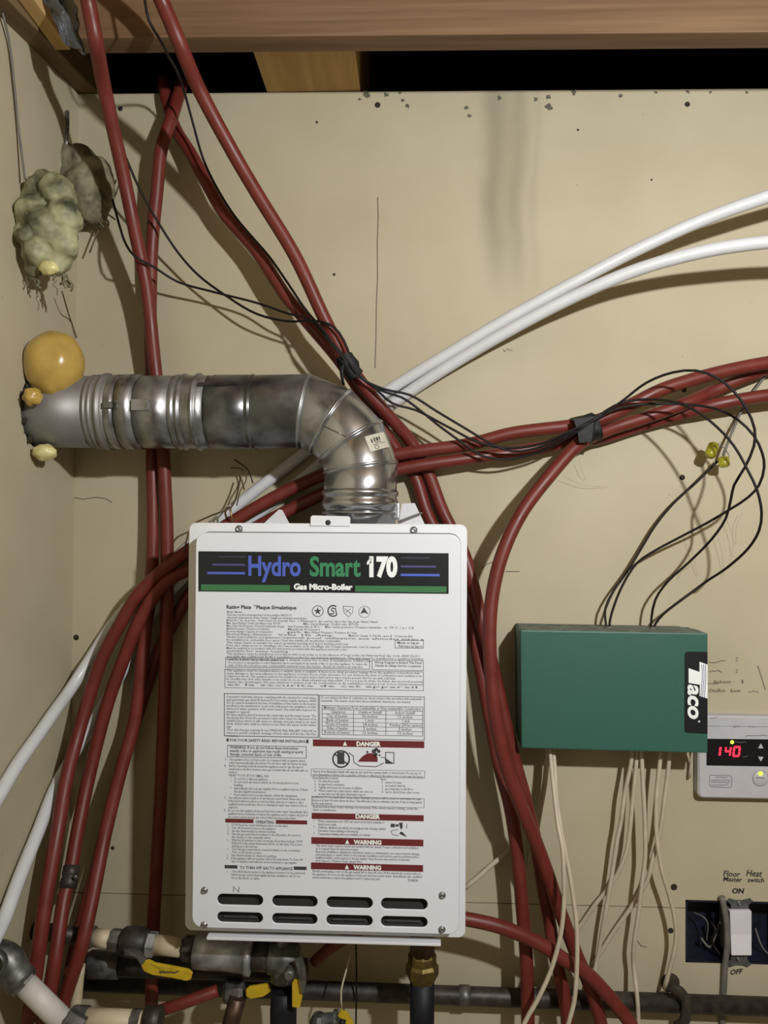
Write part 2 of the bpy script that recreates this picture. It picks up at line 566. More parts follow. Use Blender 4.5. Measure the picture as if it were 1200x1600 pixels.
# ------------------------------------------------------------------ room shell
Z_TOP = P(640, 141.5, 0).z                    # top of the back wall drywall
Z_SEAM = P(640, 1408, 0).z
X_LEFT = P(115, 850, 0).x
X_RIGHT, Y_BACK, Z_FLOOR, Z_CEIL = 1.25, -2.3, -1.45, 1.06
SEAM = 0.0018


def panel_wall(name, x0, x1, y0, y1, z0, z1, m, label, parent=None):
    return MB().box(x0, x1, y0, y1, z0, z1).build(name, m, parent, label, None, None, None if parent else 'structure', recentre=False)


wb = panel_wall('wall_back', X_LEFT - 0.02, X_RIGHT, 0.058, 0.07, Z_FLOOR, Z_TOP - 0.03, M['wall2'], 'beige painted back wall behind the boiler')
ZTL, ZTR = P(118, 147, 0), P(1200, 138.5, 0)
def ztop(x): return ZTL.z + (ZTR.z - ZTL.z) * (x - ZTL.x) / (ZTR.x - ZTL.x)


# switch-box opening in the wall (photo 1070..1205 x 1406..1506)
SBX0, SBX1 = P(1071, 1456, 0).x, P(1222, 1456, 0).x
SBZ0, SBZ1 = P(1135, 1505, 0).z, P(1135, 1407.5, 0).z
XA, XB = X_LEFT - 0.02, X_RIGHT
up = MB()
zc_ = max(SBZ1, Z_SEAM + SEAM / 2)
up.hexa([Vector(p) for p in ((XA, 0, zc_), (XB, 0, zc_), (XB, 0, ztop(XB)), (XA, 0, ztop(XA)))],
        [Vector(p) for p in ((XA, .012, zc_), (XB, .012, zc_), (XB, .012, ztop(XB)), (XA, .012, ztop(XA)))])
if zc_ > Z_SEAM + SEAM / 2:
    up.box(XA, SBX0, 0.0, 0.012, Z_SEAM + SEAM / 2, zc_)
    up.box(SBX1, XB, 0.0, 0.012, Z_SEAM + SEAM / 2, zc_)
lo_ = MB()
# lower panel is cut around the switch box
lo_.box(XA, SBX0, 0.0, 0.012, Z_FLOOR, Z_SEAM - SEAM / 2)
lo_.box(SBX1, XB, 0.0, 0.012, Z_FLOOR, Z_SEAM - SEAM / 2)
lo_.box(SBX0, SBX1, 0.0, 0.012, Z_FLOOR, SBZ0)
if SBZ1 < Z_SEAM - SEAM / 2:
    lo_.box(SBX0, SBX1, 0.0, 0.012, SBZ1, Z_SEAM - SEAM / 2)
up.build('drywall_panel', M['wall'], wb, 'beige drywall sheet with grey water streaks')
lo_.build('drywall_panel', M['wall2'], wb)

# left wall with a hole for the vent
V_DEP = 0.131
VR = 0.0605
V_AX_Z = P(300, 644, V_DEP).z
wl = MB()
vy = -V_DEP
HS = 0.068
wl.box(X_LEFT - 0.02, X_LEFT, Y_BACK, vy - HS, Z_FLOOR, Z_TOP)
wl.box(X_LEFT - 0.02, X_LEFT, vy + HS, 0.0, Z_FLOOR, Z_TOP)
wl.box(X_LEFT - 0.02, X_LEFT, vy - HS, vy + HS, V_AX_Z + HS, Z_TOP)
wl.box(X_LEFT - 0.02, X_LEFT, vy - HS, vy + HS, Z_FLOOR, V_AX_Z - HS)
# round the square hole to a circle
seg = 32
ring = []
sq = []
for k in range(seg):
    a = 2 * math.pi * k / seg
    c, s = math.cos(a), math.sin(a)
    q = max(abs(c), abs(s))
    ring.append((X_LEFT, vy + 0.064 * c, V_AX_Z + 0.064 * s))
    sq.append((X_LEFT, vy + HS * c / q, V_AX_Z + HS * s / q))
back = [(X_LEFT - 0.02, p[1], p[2]) for p in ring]
fs = []
for k in range(seg):
    j = (k + 1) % seg
    fs.append((k, j, seg + j, seg + k)); fs.append((seg + k, seg + j, 2 * seg + j, 2 * seg + k))
wl.add(sq + ring + back, fs)
wall_left = wl.build('wall_left', M['wall2'], None, 'beige left side wall pierced by the vent pipe', None, None, 'structure')

MB().box(X_RIGHT, X_RIGHT + 0.02, Y_BACK, 0.0, Z_FLOOR, Z_CEIL).build('wall_right', M['dim_wall'], None, 'brown board wall at the right side', None, None, 'structure')
MB().box(X_LEFT - 0.02, X_RIGHT, Y_BACK - 0.02, Y_BACK, Z_FLOOR, Z_CEIL).build('wall_front', M['dim_wall'], None, 'brown board wall opposite the boiler', None, None, 'structure')
MB().box(X_LEFT - 0.02, X_RIGHT, Y_BACK, 0.012, Z_FLOOR - 0.02, Z_FLOOR).build('floor', M['floor'], None, 'grey concrete floor', None, None, 'structure')

# ceiling: subfloor over the joists, black behind the top of the wall
MB().box(X_LEFT - 0.6, X_RIGHT, Y_BACK, 0.9, Z_CEIL, Z_CEIL + 0.02).build('ceiling', M['plate'], None, 'wooden subfloor above the joists', None, None, 'structure')
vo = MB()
vo.box(X_LEFT - 0.6, X_RIGHT + 0.02, 0.30, 0.31, Z_TOP - 0.05, Z_CEIL)          # near-black sheets paint the dark of the gap, here behind the wall top
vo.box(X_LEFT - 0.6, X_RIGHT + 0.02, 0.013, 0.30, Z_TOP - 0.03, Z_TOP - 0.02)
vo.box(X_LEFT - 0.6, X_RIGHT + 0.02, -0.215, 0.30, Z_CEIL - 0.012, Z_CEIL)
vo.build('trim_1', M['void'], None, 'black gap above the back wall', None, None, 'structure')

# header beam in front of the gap
BEAM_F, BEAM_B = 0.224, 0.184
bl, br_ = P(108, 59.5, BEAM_F), P(1200, 50, BEAM_F)
def zbeam(x): return bl.z + (br_.z - bl.z) * (x - bl.x) / (br_.x - bl.x)
bq = lambda y: [Vector((bl.x, y, zbeam(bl.x))), Vector((X_RIGHT, y, zbeam(X_RIGHT))), Vector((X_RIGHT, y, Z_CEIL)), Vector((bl.x, y, Z_CEIL))]
MB().hexa(bq(-BEAM_F), bq(-BEAM_B)).build('trim_2', M['beam'], None, 'brown wooden header beam across the top', None, None, 'structure', bevel=0.002)
# joist ends resting on the wall top
jx0, jx1 = P(417, 142, 0).x, P(563, 142, 0).x
MB().box(jx0, jx1, -BEAM_B + 0.001, 0.29, ztop(jx0) + 0.001, Z_CEIL - 0.013).build('trim_3', M['joist'], None, 'pale joist end between the two black gaps', None, None, 'structure', bevel=0.0015)
# plate along the left wall
pl = MB()
def plq(y, z): return [Vector((X_LEFT - 0.02, y, z)), Vector((X_LEFT + 0.036, y, z)), Vector((X_LEFT + 0.036, y, z + .07)), Vector((X_LEFT - 0.02, y, z + .07))]
a, b = plq(0.05, ztop(X_LEFT) + .008), plq(-0.62, ztop(X_LEFT) - .084)
pl.hexa(a, b)
pl.build('trim_4', M['plate'], None, 'dark wooden plate on top of the left wall', None, None, 'structure', bevel=0.002)
MB().box(X_LEFT + 0.037, X_LEFT + 0.062, -0.9, -0.17, Z_TOP - .022, Z_CEIL - .001).build('trim_5', M['joist'], None, 'pale wooden rim board at the top left corner', None, None, 'structure', bevel=0.002)

# screw heads and nail holes in the wall (parts of the wall)
for (x, y, r) in ((188, 170, 4), (590, 164, 4.6), (1074, 163, 4.2), (1069, 609, 4), (1066, 746, 4.3), (119, 996, 4.6),
                  (1053, 1386, 5), (1048, 1454, 4.4), (176, 1325, 3), (522, 429, 2.2), (495, 191, 2), (903, 203, 1.8), (1018, 281, 1.6)):
    q = P(x, y, 0)
    rr = r * mm_per_px(0)
    MB().lathe(q + Vector((0, 0.002, 0)), (0, -1, 0), [(0, rr * .9), (0.0022, rr), (0.003, rr * .7), (0.0024, rr * .35), (0.0024, 0.0001)], 14, cap=False).build('screw_head', M['holescrew'], wb)
# hairline crack running down the drywall
mcr = MB()
stroke(mcr, [(590, 308), (591, 340), (589.5, 380), (590, 430), (588, 480), (587.5, 530), (586, 575)], 1.5, 0.0006)
mcr.build('hairline_crack', M['marker_faint'], wb)
for pts in ([(114, 777), (130, 780), (150, 777), (165, 779), (175, 785)], [(752, 888), (764, 880), (776, 878)], [(996, 1470), (1002, 1478), (1010, 1480)], [(1184, 1040), (1190, 1058), (1196, 1078)], [(790, 893), (812, 893)]):
    ms_ = MB(); stroke(ms_, pts, 1.3, .0007); ms_.build('scratch', M['marker_faint'], wb)
# mould spots and dust at the top edge
mm_ = MB()
rnd = random.Random(3)
for (cx, cy, s) in ((837, 155, 5), (858, 167, 8), (857, 152, 5), (896, 144, 6), (970, 150, 4), (573, 146, 8), (603, 148, 5), (630, 156, 4), (637, 166, 5),
                    (729, 168, 4.5), (733, 181, 4.5), (780, 153, 5), (562, 155, 3.5), (625, 145, 3.5), (1025, 144, 3.5), (1075, 143, 4), (1110, 144, 3), (1167, 144, 3), (5, 897, 4.5), (50, 827, 0)):
    if not s: continue
    n = 11
    rs = [s * rnd.uniform(.35, 1.0) for _ in range(n)]
    poly = [P(cx + rs[k] * math.cos(2 * math.pi * k / n), cy + rs[k] * 0.9 * math.sin(2 * math.pi * k / n), 0.0008) for k in range(n)]
    if cx < 100: continue
    mm_.add(poly, [tuple(range(n))])
mm_.build('mould_spots', M['mold'], wb, None, None, None, 'stuff')
# handwriting on the wall
hw = MB()
rnd = random.Random(5)
put_text(hw, 'Floor', 1130, 1157, 1368.5, 8.5, 0.0008, .07, offset=.012, shear=.25)
put_text(hw, 'Heat', 1166, 1191, 1368.5, 10, 0.0008, .07, offset=.012, shear=.25)
put_text(hw, 'Master', 1130, 1160, 1376.5, 7, 0.0008, .05, offset=.016, shear=.2)
put_text(hw, 'switch', 1168, 1194, 1378, 7, 0.0008, .03, offset=.016, shear=.2)
put_text(hw, 'ON', 1144, 1163, 1395.5, 7.5, 0.0008, .02, offset=.04, shear=.15)
put_text(hw, 'OFF', 1141, 1161, 1523, 7.5, 0.0008, -.1, offset=.03, shear=.2)
hw.build('handwriting', M['marker'], wb, 'black marker note reading Floor Heat Master switch ON OFF', None, None, None)
hw = MB()
stroke(hw, [(1107, 1035), (1116, 1035.5), (1125, 1033), (1134, 1032)], 1.2, .0008)
put_text(hw, '2', 1149, 1153, 1033, 6, .0008, shear=.1)
scribble(hw, 1108, 1130, 1048.5, 1.6, 1.2, .0008, rnd)
put_text(hw, '2', 1149, 1153, 1051, 5.5, .0008, shear=.1)
put_text(hw, 'Bedroom', 1115, 1142, 1068, 5, .0008, -.02, offset=.01, shear=.2)
put_text(hw, '1', 1159, 1161.5, 1068, 6, .0008)
stroke(hw, [(1106, 1068), (1116, 1068.5), (1122, 1068)], 1, .0008)
put_text(hw, 'Din', 1108, 1121, 1081.5, 5, .0008, .02, offset=.01, shear=.2)
put_text(hw, 'Rm', 1121, 1133, 1081.5, 5.5, .0008, 0, offset=.01, shear=.2)
put_text(hw, 'Room', 1141, 1157, 1081.5, 5, .0008, 0, offset=.012, shear=.2)
scribble(hw, 1170, 1187, 1081, 1.4, 1, .0008, rnd)
scribble(hw, 786, 802, 547, 3, 1, .0008, rnd)
hw.build('handwriting', M['marker_faint'], wb, 'faint zone list handwritten beside the green box')

# ------------------------------------------------------------------ wall-mounted boiler
FD = 0.226           # front of the cover
FL = 0.200           # flange plane
BB = 0.064           # back of the boiler


def BX(px, dep): return P(px, 1140, dep).x
def BZ(py, dep): return P(510, py, dep).z


boiler = thing('water_boiler', 'white wall mounted gas micro-boiler with a black Hydro Smart 170 nameplate', 'boiler',
               Vector((BX(510, .14), -0.14, BZ(1463, FL))))
body = MB().box(BX(303, FL), BX(717, FL), -FL + 0.002, -BB, BZ(1456, FL), BZ(824, FL)).build('body', M['enamel2'], boiler, bevel=0.004)
# flange plate with folded lip at the bottom
fl = MB()
plate(fl, rrect(BX(292.5, FL), BX(728.5, FL), BZ(1459, FL), BZ(818, FL), 0.011), -FL + 0.004, -FL - 0.0015, 0.001)
fl.build('flange', M['enamel2'], boiler)
lip = MB()
lip.box(BX(330, FL), BX(690, FL), -FL - 0.016, -FL, BZ(1465, FL), BZ(1460.5, FL))
lip.build('bottom_lip', M['enamel2'], boiler, bevel=0.001)
# cover with eight louvre slots
outl = [rrect(BX(303, FD), BX(718.5, FD), BZ(1455, FD), BZ(833.5, FD), 0.016)]
SL = [(342, 413), (427.5, 498), (512, 584), (597, 669.5)]
SLR = [(1401, 1418), (1429.2, 1445.2)]
for (a, b_) in SL:
    for (t, u) in SLR:
        h = abs(BZ(t, FD) - BZ(u, FD))
        outl.append(rrect(BX(a, FD), BX(b_, FD), BZ(u, FD), BZ(t, FD), h * 0.4999, 6))
cover = curve_plate('cover', outl, -FD + .003, -FD, 0.0012, M['enamel'], boiler)
curve_plate('cover_side', [rrect(BX(303, FD), BX(718.5, FD), BZ(1455, FD), BZ(833.5, FD), 0.016),
                           rrect(BX(306, FD), BX(715.5, FD), BZ(1452, FD), BZ(836.5, FD), 0.014)], -FL - .0015, -FD + .0031, .0002, M['enamel'], boiler)
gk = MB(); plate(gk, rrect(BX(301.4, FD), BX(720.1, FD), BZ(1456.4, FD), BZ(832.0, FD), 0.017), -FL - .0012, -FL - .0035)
gk.build('seam_shade', M['seam_shade'], boiler)  # dark plate added round the cover edge, painting the seam's shadow
MB().box(BX(309, FD), BX(712, FD), -FD + .0145, -FD + .0125, BZ(1451.5, FD), BZ(1394, FD)).build('slot_backing', M['dark_in'], boiler)
for (a, b_) in SL:
    t, u = SLR[1]
    MB().box(BX(a + 8, FD), BX(b_ - 10, FD), -FD + .0122, -FD + .0085, BZ(u - 3.2, FD), BZ(u - 4.8, FD)).build('baffle', M['yoke'], boiler)
# hanging tab with a hole, top centre
tabo = [(BX(483, FL), BZ(822, FL)), (BX(545, FL), BZ(822, FL)), (BX(545, FL), BZ(809, FL)), (BX(542, FL), BZ(806.5, FL)), (BX(486, FL), BZ(805.5, FL)), (BX(483, FL), BZ(808, FL))]
plate(MB(), tabo, -FL + .003, -FL - .004, .0008).build('hanging_tab', M['enamel2'], boiler)
q = P(512.5, 816.5, FL + .0045)
MB().lathe(q + Vector((0, .0005, 0)), (0, -1, 0), [(0, .0042), (0.0007, .0040), (.0008, .0001)], 16, cap=False).build('tab_hole', M['dark_in'], boiler)

def screw(px, py, dep, r, parent, m='screw'):
    q = P(px, py, dep)
    s = MB().lathe(q, (0, -1, 0), [(0, r * 1.25), (.0008, r * 1.25), (.001, r), (.0035, r * .9), (.0042, r * .6), (.0034, r * .45), (.0034, .0001)], 16, cap=False)
    o = s.build('screw', M[m], parent)
    return o


for (x, y) in ((373.5, 826.5), (646.5, 828.5)):
    screw(x, y, FL + .0015, .0046, boiler)
for (x, y) in ((319.5, 1391), (319, 1445), (691, 1398.5), (690.5, 1452)):
    screw(x, y, FD, .0042, boiler)
# mounting bracket wings behind the top
for pts in ([(412, 818), (452, 818), (441, 797), (436, 796)], [(622, 820), (664, 820), (648, 786), (628, 787)]):
    fr = [P(x, y, .100) for x, y in pts]; bk = [p + Vector((0, .0025, 0)) for p in fr]
    MB().hexa(fr, bk).build('mounting_bracket', M['paper'], boiler)

# nameplate
npd = FD + .0006
sl = .0085
nm = MB(); fr = [P(310, 861.3, npd), P(701, 864.4, npd), P(701, 927.8, npd), P(310, 924, npd)]
nm.hexa(fr, [p + Vector((0, .0006, 0)) for p in fr])
name_o = nm.build('nameplate', M['black_print'], boiler, 'black nameplate with blue, green and white lettering')
pd = npd + .0003
for (x0, y0, x1, y1) in ((314, 913, 453, 922.6), (555, 915, 697.5, 924.6)):
    g = MB(); quad_px(g, x0, y0, x1, y1, pd, .009); g.build('green_stripe', M['green_print'], name_o)
t = MB(); put_text(t, 'Hydro', 388, 470, 898.6, 29.5, pd, sl, offset=.028, res=4); t.build('lettering', M['blue_letter'], name_o)
t = MB(); put_text(t, 'Smart', 484, 563.5, 899.3, 29, pd, sl, offset=.030, res=4); t.build('lettering', M['green_letter'], name_o)
t = MB(); put_text(t, '170', 577, 621, 899.6, 28.5, pd, sl, offset=.055, res=4)
t.add([P(573.2, 878.6, pd), P(578.5, 871.4, pd), P(581, 871.4, pd), P(580, 880, pd), P(573.2, 882.6, pd)], [(0, 1, 2, 3, 4)])
t.build('lettering', M['white_letter'], name_o)
t = MB(); put_text(t, 'Gas Micro-Boiler', 459, 551, 920.8, 8.6, pd, sl, offset=.05, res=3); t.build('lettering', M['white_letter'], name_o)
for (x0, x1, y, w) in ((332, 383, 882.2, 3.0), (626, 681, 885.0, 2.8)):
    ln = MB(); quad_px(ln, x0, y - w / 2, x1, y + w / 2, pd, .008); ln.build('violet_line', M['violet_line'], name_o)
for (x0, x1, y, w) in ((324, 383, 895.2, 3.8), (626, 687, 898.2, 3.8)):
    ln = MB(); quad_px(ln, x0, y - w / 2, x1, y + w / 2, pd, .008); ln.build('blue_line', M['blue_letter'], name_o)
for (x0, x1, y, w) in ((341, 383, 869.8, 2.0), (626, 672, 871.6, 2.2)):
    ln = MB(); quad_px(ln, x0, y - w / 2, x1, y + w / 2, pd, .008); ln.build('dim_line', M['dim_line'], name_o)

# instruction print on the cover
fp = FD + .0003


def SLP(y): return .0077 + 3.46e-5 * (y - 862)


def frame_px(m, x0, y0, x1, y1, w=1.0):
    s0, s1 = SLP(y0), SLP(y1)
    quad_px(m, x0, y0, x1, y0 + w, fp, s0); quad_px(m, x0, y1, x1, y1 + w, fp, s1)
    quad_px(m, x0, y0, x0 + w, y1, fp); quad_px(m, x1 - w, y0 + s0 * (x1 - x0), x1, y1 + s1 * (x1 - x0), fp)


def block(lines, x0, y0, dy, cap, mname, name='fine_print', offset=.008):
    """lines: (text, x_start, x_end)"""
    m = MB()
    y = y0
    for ln_ in lines:
        if ln_:
            for (s, a, b_) in ([ln_] if isinstance(ln_[0], str) else ln_):
                put_text(m, s, a, b_, y + SLP(y) * (a - x0), cap, fp, SLP(y), offset=offset, res=1)
        y += dy
    o = m.build(name, M[mname], boiler)
    return o


t = MB()
put_text(t, 'Rating Plate  *Plaque Signaletique', 354, 463, 951, 5.6, fp, .011, offset=.03, res=2)
t.build('fine_print', M['ink_dark'], boiler)
R = [
    ('Model / Modele :', 355, 380),
    ('Direct vent or non-direct vent gas water heater, for indoor installation, ANSI Z21.10.3', 355, 456),
    ('Automatic Instantaneous Water Heater / Chauffe-eau instantane automatique', 355, 479),
    [('Model No. / No. de modele :  Hydro Smart 170', 354, 432), ('Serial No. / Numero de serie', 434, 520), ('Type of Gas / Type de gaz : Natural / Naturel', 522, 590)],
    [('Max. Input Rating / Debit calorifique max. BTU/h', 354, 438), ('Min. Input Rating / Debit min. BTU/h', 474, 560)],
    [('Max. Inlet Gas Pressure / Pression maximale du gaz', 354, 444), ('Inlet Pressure Nat. in. W.C.', 450, 500), ('Max. water pressure / Pression maximale', 508, 596), ('in. W.C. / po C.E.', 601, 648)],
    [('Manifold Pressure / Pression a la tubulure', 354, 421), ('Manifold Pressure', 450, 500)],
    [('Recovery Rating / Capacite de recuperation', 354, 426), ('gal/h', 448, 470), ('Max. Water Pressure / Pression de l eau', 476, 557)],
    [('Electrical Rating / Alimentation', 354, 424), ('Volts  Hz  Amp', 434, 520), ('Made for Canada', 545, 575), ('USA and Canada', 578, 645)],
    [('This water heater is certified for use at elevations up to / Cet appareil est certifie', 354, 476), ('pour utilisation aux altitudes jusqu a', 480, 662)],
    ('For installation in combustible floor space / Peut etre installe sur un plancher combustible', 354, 532),
    ('This water heater is suitable for water (potable) heating and space heating purposes', 354, 544),
    ('Peut etre utilise pour le chauffage de l eau potable et le chauffage des locaux seulement, voir le manuel', 354, 594),
    ('Must be installed in accordance with the instructions provided with this appliance and local codes', 354, 542),
    ('suitable for water heating', 354, 450),
    ('This appliance must be installed in accordance with local codes or in the absence of local codes, the National Fuel Gas Code, ANSI Z223.1', 354, 655),
    ('and with the CAN/CSA B149.1 installation codes for gas burning appliances. This unit must be installed by a qualified installer', 354, 662),
    ('installe selon les codes locaux ou, a defaut, selon les codes d installation CAN/CSA', 354, 580),
]
block(R, 354, 957.5, 4.35, 3.3, 'ink')
fm = MB()
frame_px(fm, 352, 1027, 578, 1042, .8); frame_px(fm, 581, 1031, 662, 1046, .8); frame_px(fm, 351, 1045, 662, 1074, .8); frame_px(fm, 617, 1000, 662, 1012, .8)
frame_px(fm, 350, 1083, 498, 1149, 1.2); frame_px(fm, 499, 1086, 663.5, 1153, 1.0); frame_px(fm, 503, 1102, 661, 1147, .8)
frame_px(fm, 355, 1164, 479, 1182, .9); frame_px(fm, 486, 1201, 664, 1212, .6); frame_px(fm, 487, 1244, 663, 1258, .6)
for k in range(1, 7):
    quad_px(fm, 503, 1102 + k * 6.4, 661, 1102 + k * 6.4 + .7, fp, .017)
for x in (552, 602.5):
    quad_px(fm, x, 1109.5, x + .8, 1148.5, fp)
fm.build('ruled_boxes', M['ink'], boiler)
block([('FOR YOUR SAFETY READ BEFORE OPERATING', 357, 444),
       ('Do not store or use gasoline or other flammable vapors and liquids in the vicinity of this or any other appliance. To reduce the', 357, 574),
       ('risk of fire do not place any combustible material near the heater. Avant de mettre en marche', 357, 566)], 357, 1032, 4.5, 3.4, 'ink')
block([('Wiring Diagram is Behind This Panel', 585, 659), ('Schema du cablage derriere ce panneau', 586, 658)], 585, 1036.5, 5, 3.8, 'ink_dark')
block([('Made in Japan', 621, 655), ('Fabrique au Japon', 623, 660)], 621, 1006, 5.2, 3.9, 'ink_dark')
block([('This appliance must be installed where a suitable drain is available. If there is no drain provided, leakage from the appliance connections may', 354, 656),
       ('cause damage to the area adjacent to the appliance or lower floors of the structure. Do not obstruct the flow of combustion and ventilation air', 354, 660),
       ('required to the air. This appliance must not be installed in a location where hydrocarbon vapor may be present. Not for use with solid fuels', 354, 618),
       ('le chauffe-eau doit etre installe a un endroit ou un drain adequat est disponible; s il n y a pas de drain, les fuites des raccords peuvent', 354, 661),
       ('causer des dommages. Ne pas obstruer l entree d air de combustion et de ventilation requise pour le bon fonctionnement', 354, 661),
       ('et la securite de cet appareil', 354, 652), ], 354, 1049, 4.4, 3.3, 'ink')
block([('A pressure relief valve listed as complying with the standard for relief valves', 354, 494),
       ('and automatic gas shutoff devices for hot water supply systems, ANSI', 354, 494),
       ('Z21.22, must be installed at the time of installation of this heater. In the location', 354, 494),
       ('specified by the manufacturer. Local codes shall govern the installation of relief', 354, 494),
       ('devices for safety operation of the water heater. The relief valve must not be', 354, 494),
       ('plugged or capped.', 354, 390),
       ('No valve shall be placed between the relief valve and the water heater. The', 354, 494),
       ('discharge line from the pressure relief valve must be disposed of in', 354, 494),
       ('suitable place where it will cause no damage, and pipe away to an open', 354, 494),
       ('drain. Relief valve shall be rated not less than the input of the water', 354, 494),
       ('heater.', 354, 362),
       ('The discharge piping from PRESSURE RELIEF VALVE is', 354, 494),
       ('sloped to permit complete drainage of both valve and the line. Not for', 354, 494),
       ('reuse.', 354, 373)], 354, 1090, 4.7, 3.6, 'ink')
block([('Do not obstruct the flow of combustion air. Avoid contact of the unit surface with combustible', 502, 660),
       ('materials. The heater must have these minimum clearances, see manual', 502, 641)], 502, 1091.5, 4.8, 3.6, 'ink')
block([('Minimum Clearances From Combustible or Non-combustible Construction', 506, 658),
       [('Clearances', 517, 540), ('Outdoor Install', 560, 596), ('Indoor Install', 618, 648)],
       [('Top of heater', 511, 543), ('36 inches', 566, 590), ('12 inches', 622, 645)],
       [('Back of heater', 510, 545), ('1 inch', 571, 584), ('1 inch', 629, 640)],
       [('Front of heater', 510, 545), ('24 inches', 567, 590), ('4 inches (24 for service)', 609, 659)],
       [('Sides of heater', 511, 544), ('3 inches', 568, 588), ('3 inches', 623, 643)],
       [('Bottom of heater', 507, 547), ('12 inches', 567, 590), ('12 inches', 622, 645)]], 506, 1107.5, 6.4, 4.6, 'ink')
# red banners
for (x0, x1, y0, h) in ((489, 663, 1155.3, 10.5), (487, 662, 1270, 9.5), (486.5, 661.5, 1308, 10.5), (486, 661, 1347.5, 10.5)):
    rb = MB(); quad_px(rb, x0, y0, x1, y0 + h, fp, SLP(y0)); rb.build('red_banner', M['red_print'], boiler)
for (x0, x1, y0, h) in ((352, 396, 1279, 6.2), (431, 480, 1281, 6.2)):
    rb = MB(); quad_px(rb, x0, y0, x1, y0 + h, fp, SLP(y0)); rb.build('red_banner', M['red_print'], boiler)

for (x0, x1, y0, h) in ((351, 371, 1351.5, 5.2), (459, 479, 1353.8, 5.2), (354, 357, 1153.5, 5.2), (478.5, 482, 1155.5, 5.6)):
    kb = MB(); quad_px(kb, x0, y0, x1, y0 + h, fp, SLP(y0)); kb.build('black_bar', M['ink_dark'], boiler)
wt = MB()
fp2 = fp + .0003
for (bs_, x0, x1, y, tri) in (('DANGER', 557, 595, 1165.3, 539), ('DANGER', 555.5, 594, 1278.7, None), ('WARNING', 552.5, 596, 1318.8, 542.5), ('WARNING', 552, 595.5, 1358.2, 542)):
    wt = MB()
    put_text(wt, bs_, x0, x1, y, 6.4, fp2, SLP(y), offset=.05, res=2)
    if tri:
        wt.add([P(tri - 3.4, y - .4, fp2), P(tri + 3.4, y - .3, fp2), P(tri, y - 7, fp2)], [(0, 1, 2)])
    wt.build('banner_lettering', M['white_letter'], boiler)
block([('FOR YOUR SAFETY READ BEFORE INSTALLING', 359, 477)], 359, 1158.4, 5, 4.2, 'ink_dark', offset=.02)
block([('OPERATING', 399, 428)], 399, 1286.5, 5, 4.6, 'ink_dark', offset=.02)
block([('TO TURN OFF GAS TO APPLIANCE', 375, 457)], 375, 1357.6, 5, 4.4, 'ink_dark', offset=.02)
block([('WARNING: If you do not follow these instructions', 359, 466), ('exactly, a fire or explosion may result causing property', 359, 474),
       ('damage, personal injury or loss of life.', 359, 440)], 359, 1169.5, 5.4, 4.3, 'ink_dark', offset=.016)
L1_ = [('A.', 351.5, 354), ('This appliance does not have a pilot. It is equipped with an ignition device', 358, 477)]
block([[('A.', 351.5, 354), ('This appliance does not have a pilot. It is equipped with an ignition device', 358, 477)],
       ('which automatically lights the burner. Do not try to light the burner by hand.', 358, 480),
       [('B.', 351, 354), ('Before Operating smell all around the appliance area for gas. Be sure to', 358, 474)],
       ('smell next to the floor because some gas is heavier than air and will settle on', 358, 481),
       ('the floor.', 357.5, 371),
       ('WHAT TO DO IF YOU SMELL GAS', 357.5, 420),
       [('*', 360, 361.5), ('Do not try to light any appliance.', 366, 419)],
       [('*', 360, 361.5), ('Do not touch any electric switch; do not use any phone in your', 366, 467)],
       ('building.', 366, 380),
       [('*', 360, 361.5), ('Immediately call your gas supplier from a neighbors phone. Follow', 366, 481)],
       ('the gas suppliers instructions.', 366, 416),
       [('*', 360, 361.5), ('If you cannot reach your gas supplier, call the fire department.', 366, 465)],
       [('C.', 350.5, 353.5), ('Use only your hand to push in or turn the gas control knob. Never use tools.', 357, 478)],
       ('If the knob will not push in or turn by hand, dont try to repair it, call a', 357, 474),
       ('qualified service technician. Force or attempted repair may result in a fire or', 357, 480),
       ('explosion.', 357, 372),
       [('D.', 350, 353), ('Do not use this appliance if any part has been under water. Immediately call a', 356.5, 481)],
       ('qualified service technician to inspect the appliance and to replace any part of', 356.5, 481),
       ('the control system and any gas control which has been under water.', 356.5, 463)], 351.5, 1188.2, 4.98, 3.7, 'ink')
block([[('1.', 355.5, 357.5), ('STOP! Read the safety information above on this label.', 362, 450)],
       [('2.', 355.5, 357.5), ('Turn off all electric power to the appliance.', 362, 431)],
       [('3.', 355.5, 357.5), ('Set the thermostat to lowest setting.', 362, 431)],
       [('4.', 355.5, 357.5), ('Turn the gas control knob clockwise to the off position. Do not force', 362, 470)],
       ('the knob or the manual valve.', 362, 423),
       [('5.', 355, 357), ('Wait five (5) minutes to clear out any gas. If you then smell gas, STOP!', 362, 473)],
       ('Follow B in the safety information above on this label. If you dont', 362, 472),
       ('smell gas, go to the next step.', 362, 403),
       [('6.', 355, 357), ('Turn the gas control knob counterclockwise to the on position.', 362, 470)],
       ('Turn on all electric power.', 362, 409),
       [('7.', 354.5, 356.5), ('Set thermostat to desired setting.', 361.5, 432)],
       [('8.', 354.5, 356.5), ('If the appliance will not operate, follow the instructions To Turn Off', 361.5, 473)],
       ('Gas To Appliance and call your service technician or gas supplier.', 361.5, 464)], 355.5, 1290.2, 4.75, 3.6, 'ink')
block([[('1.', 354.5, 356.5), ('Turn off all electric power to the appliance if service is to be performed.', 362, 477)],
       ('Push in the gas control knob slightly and turn clockwise to off. Do not', 361.5, 469),
       ('force the knob or valve.', 361.5, 406)], 354.5, 1363, 5, 3.6, 'ink')
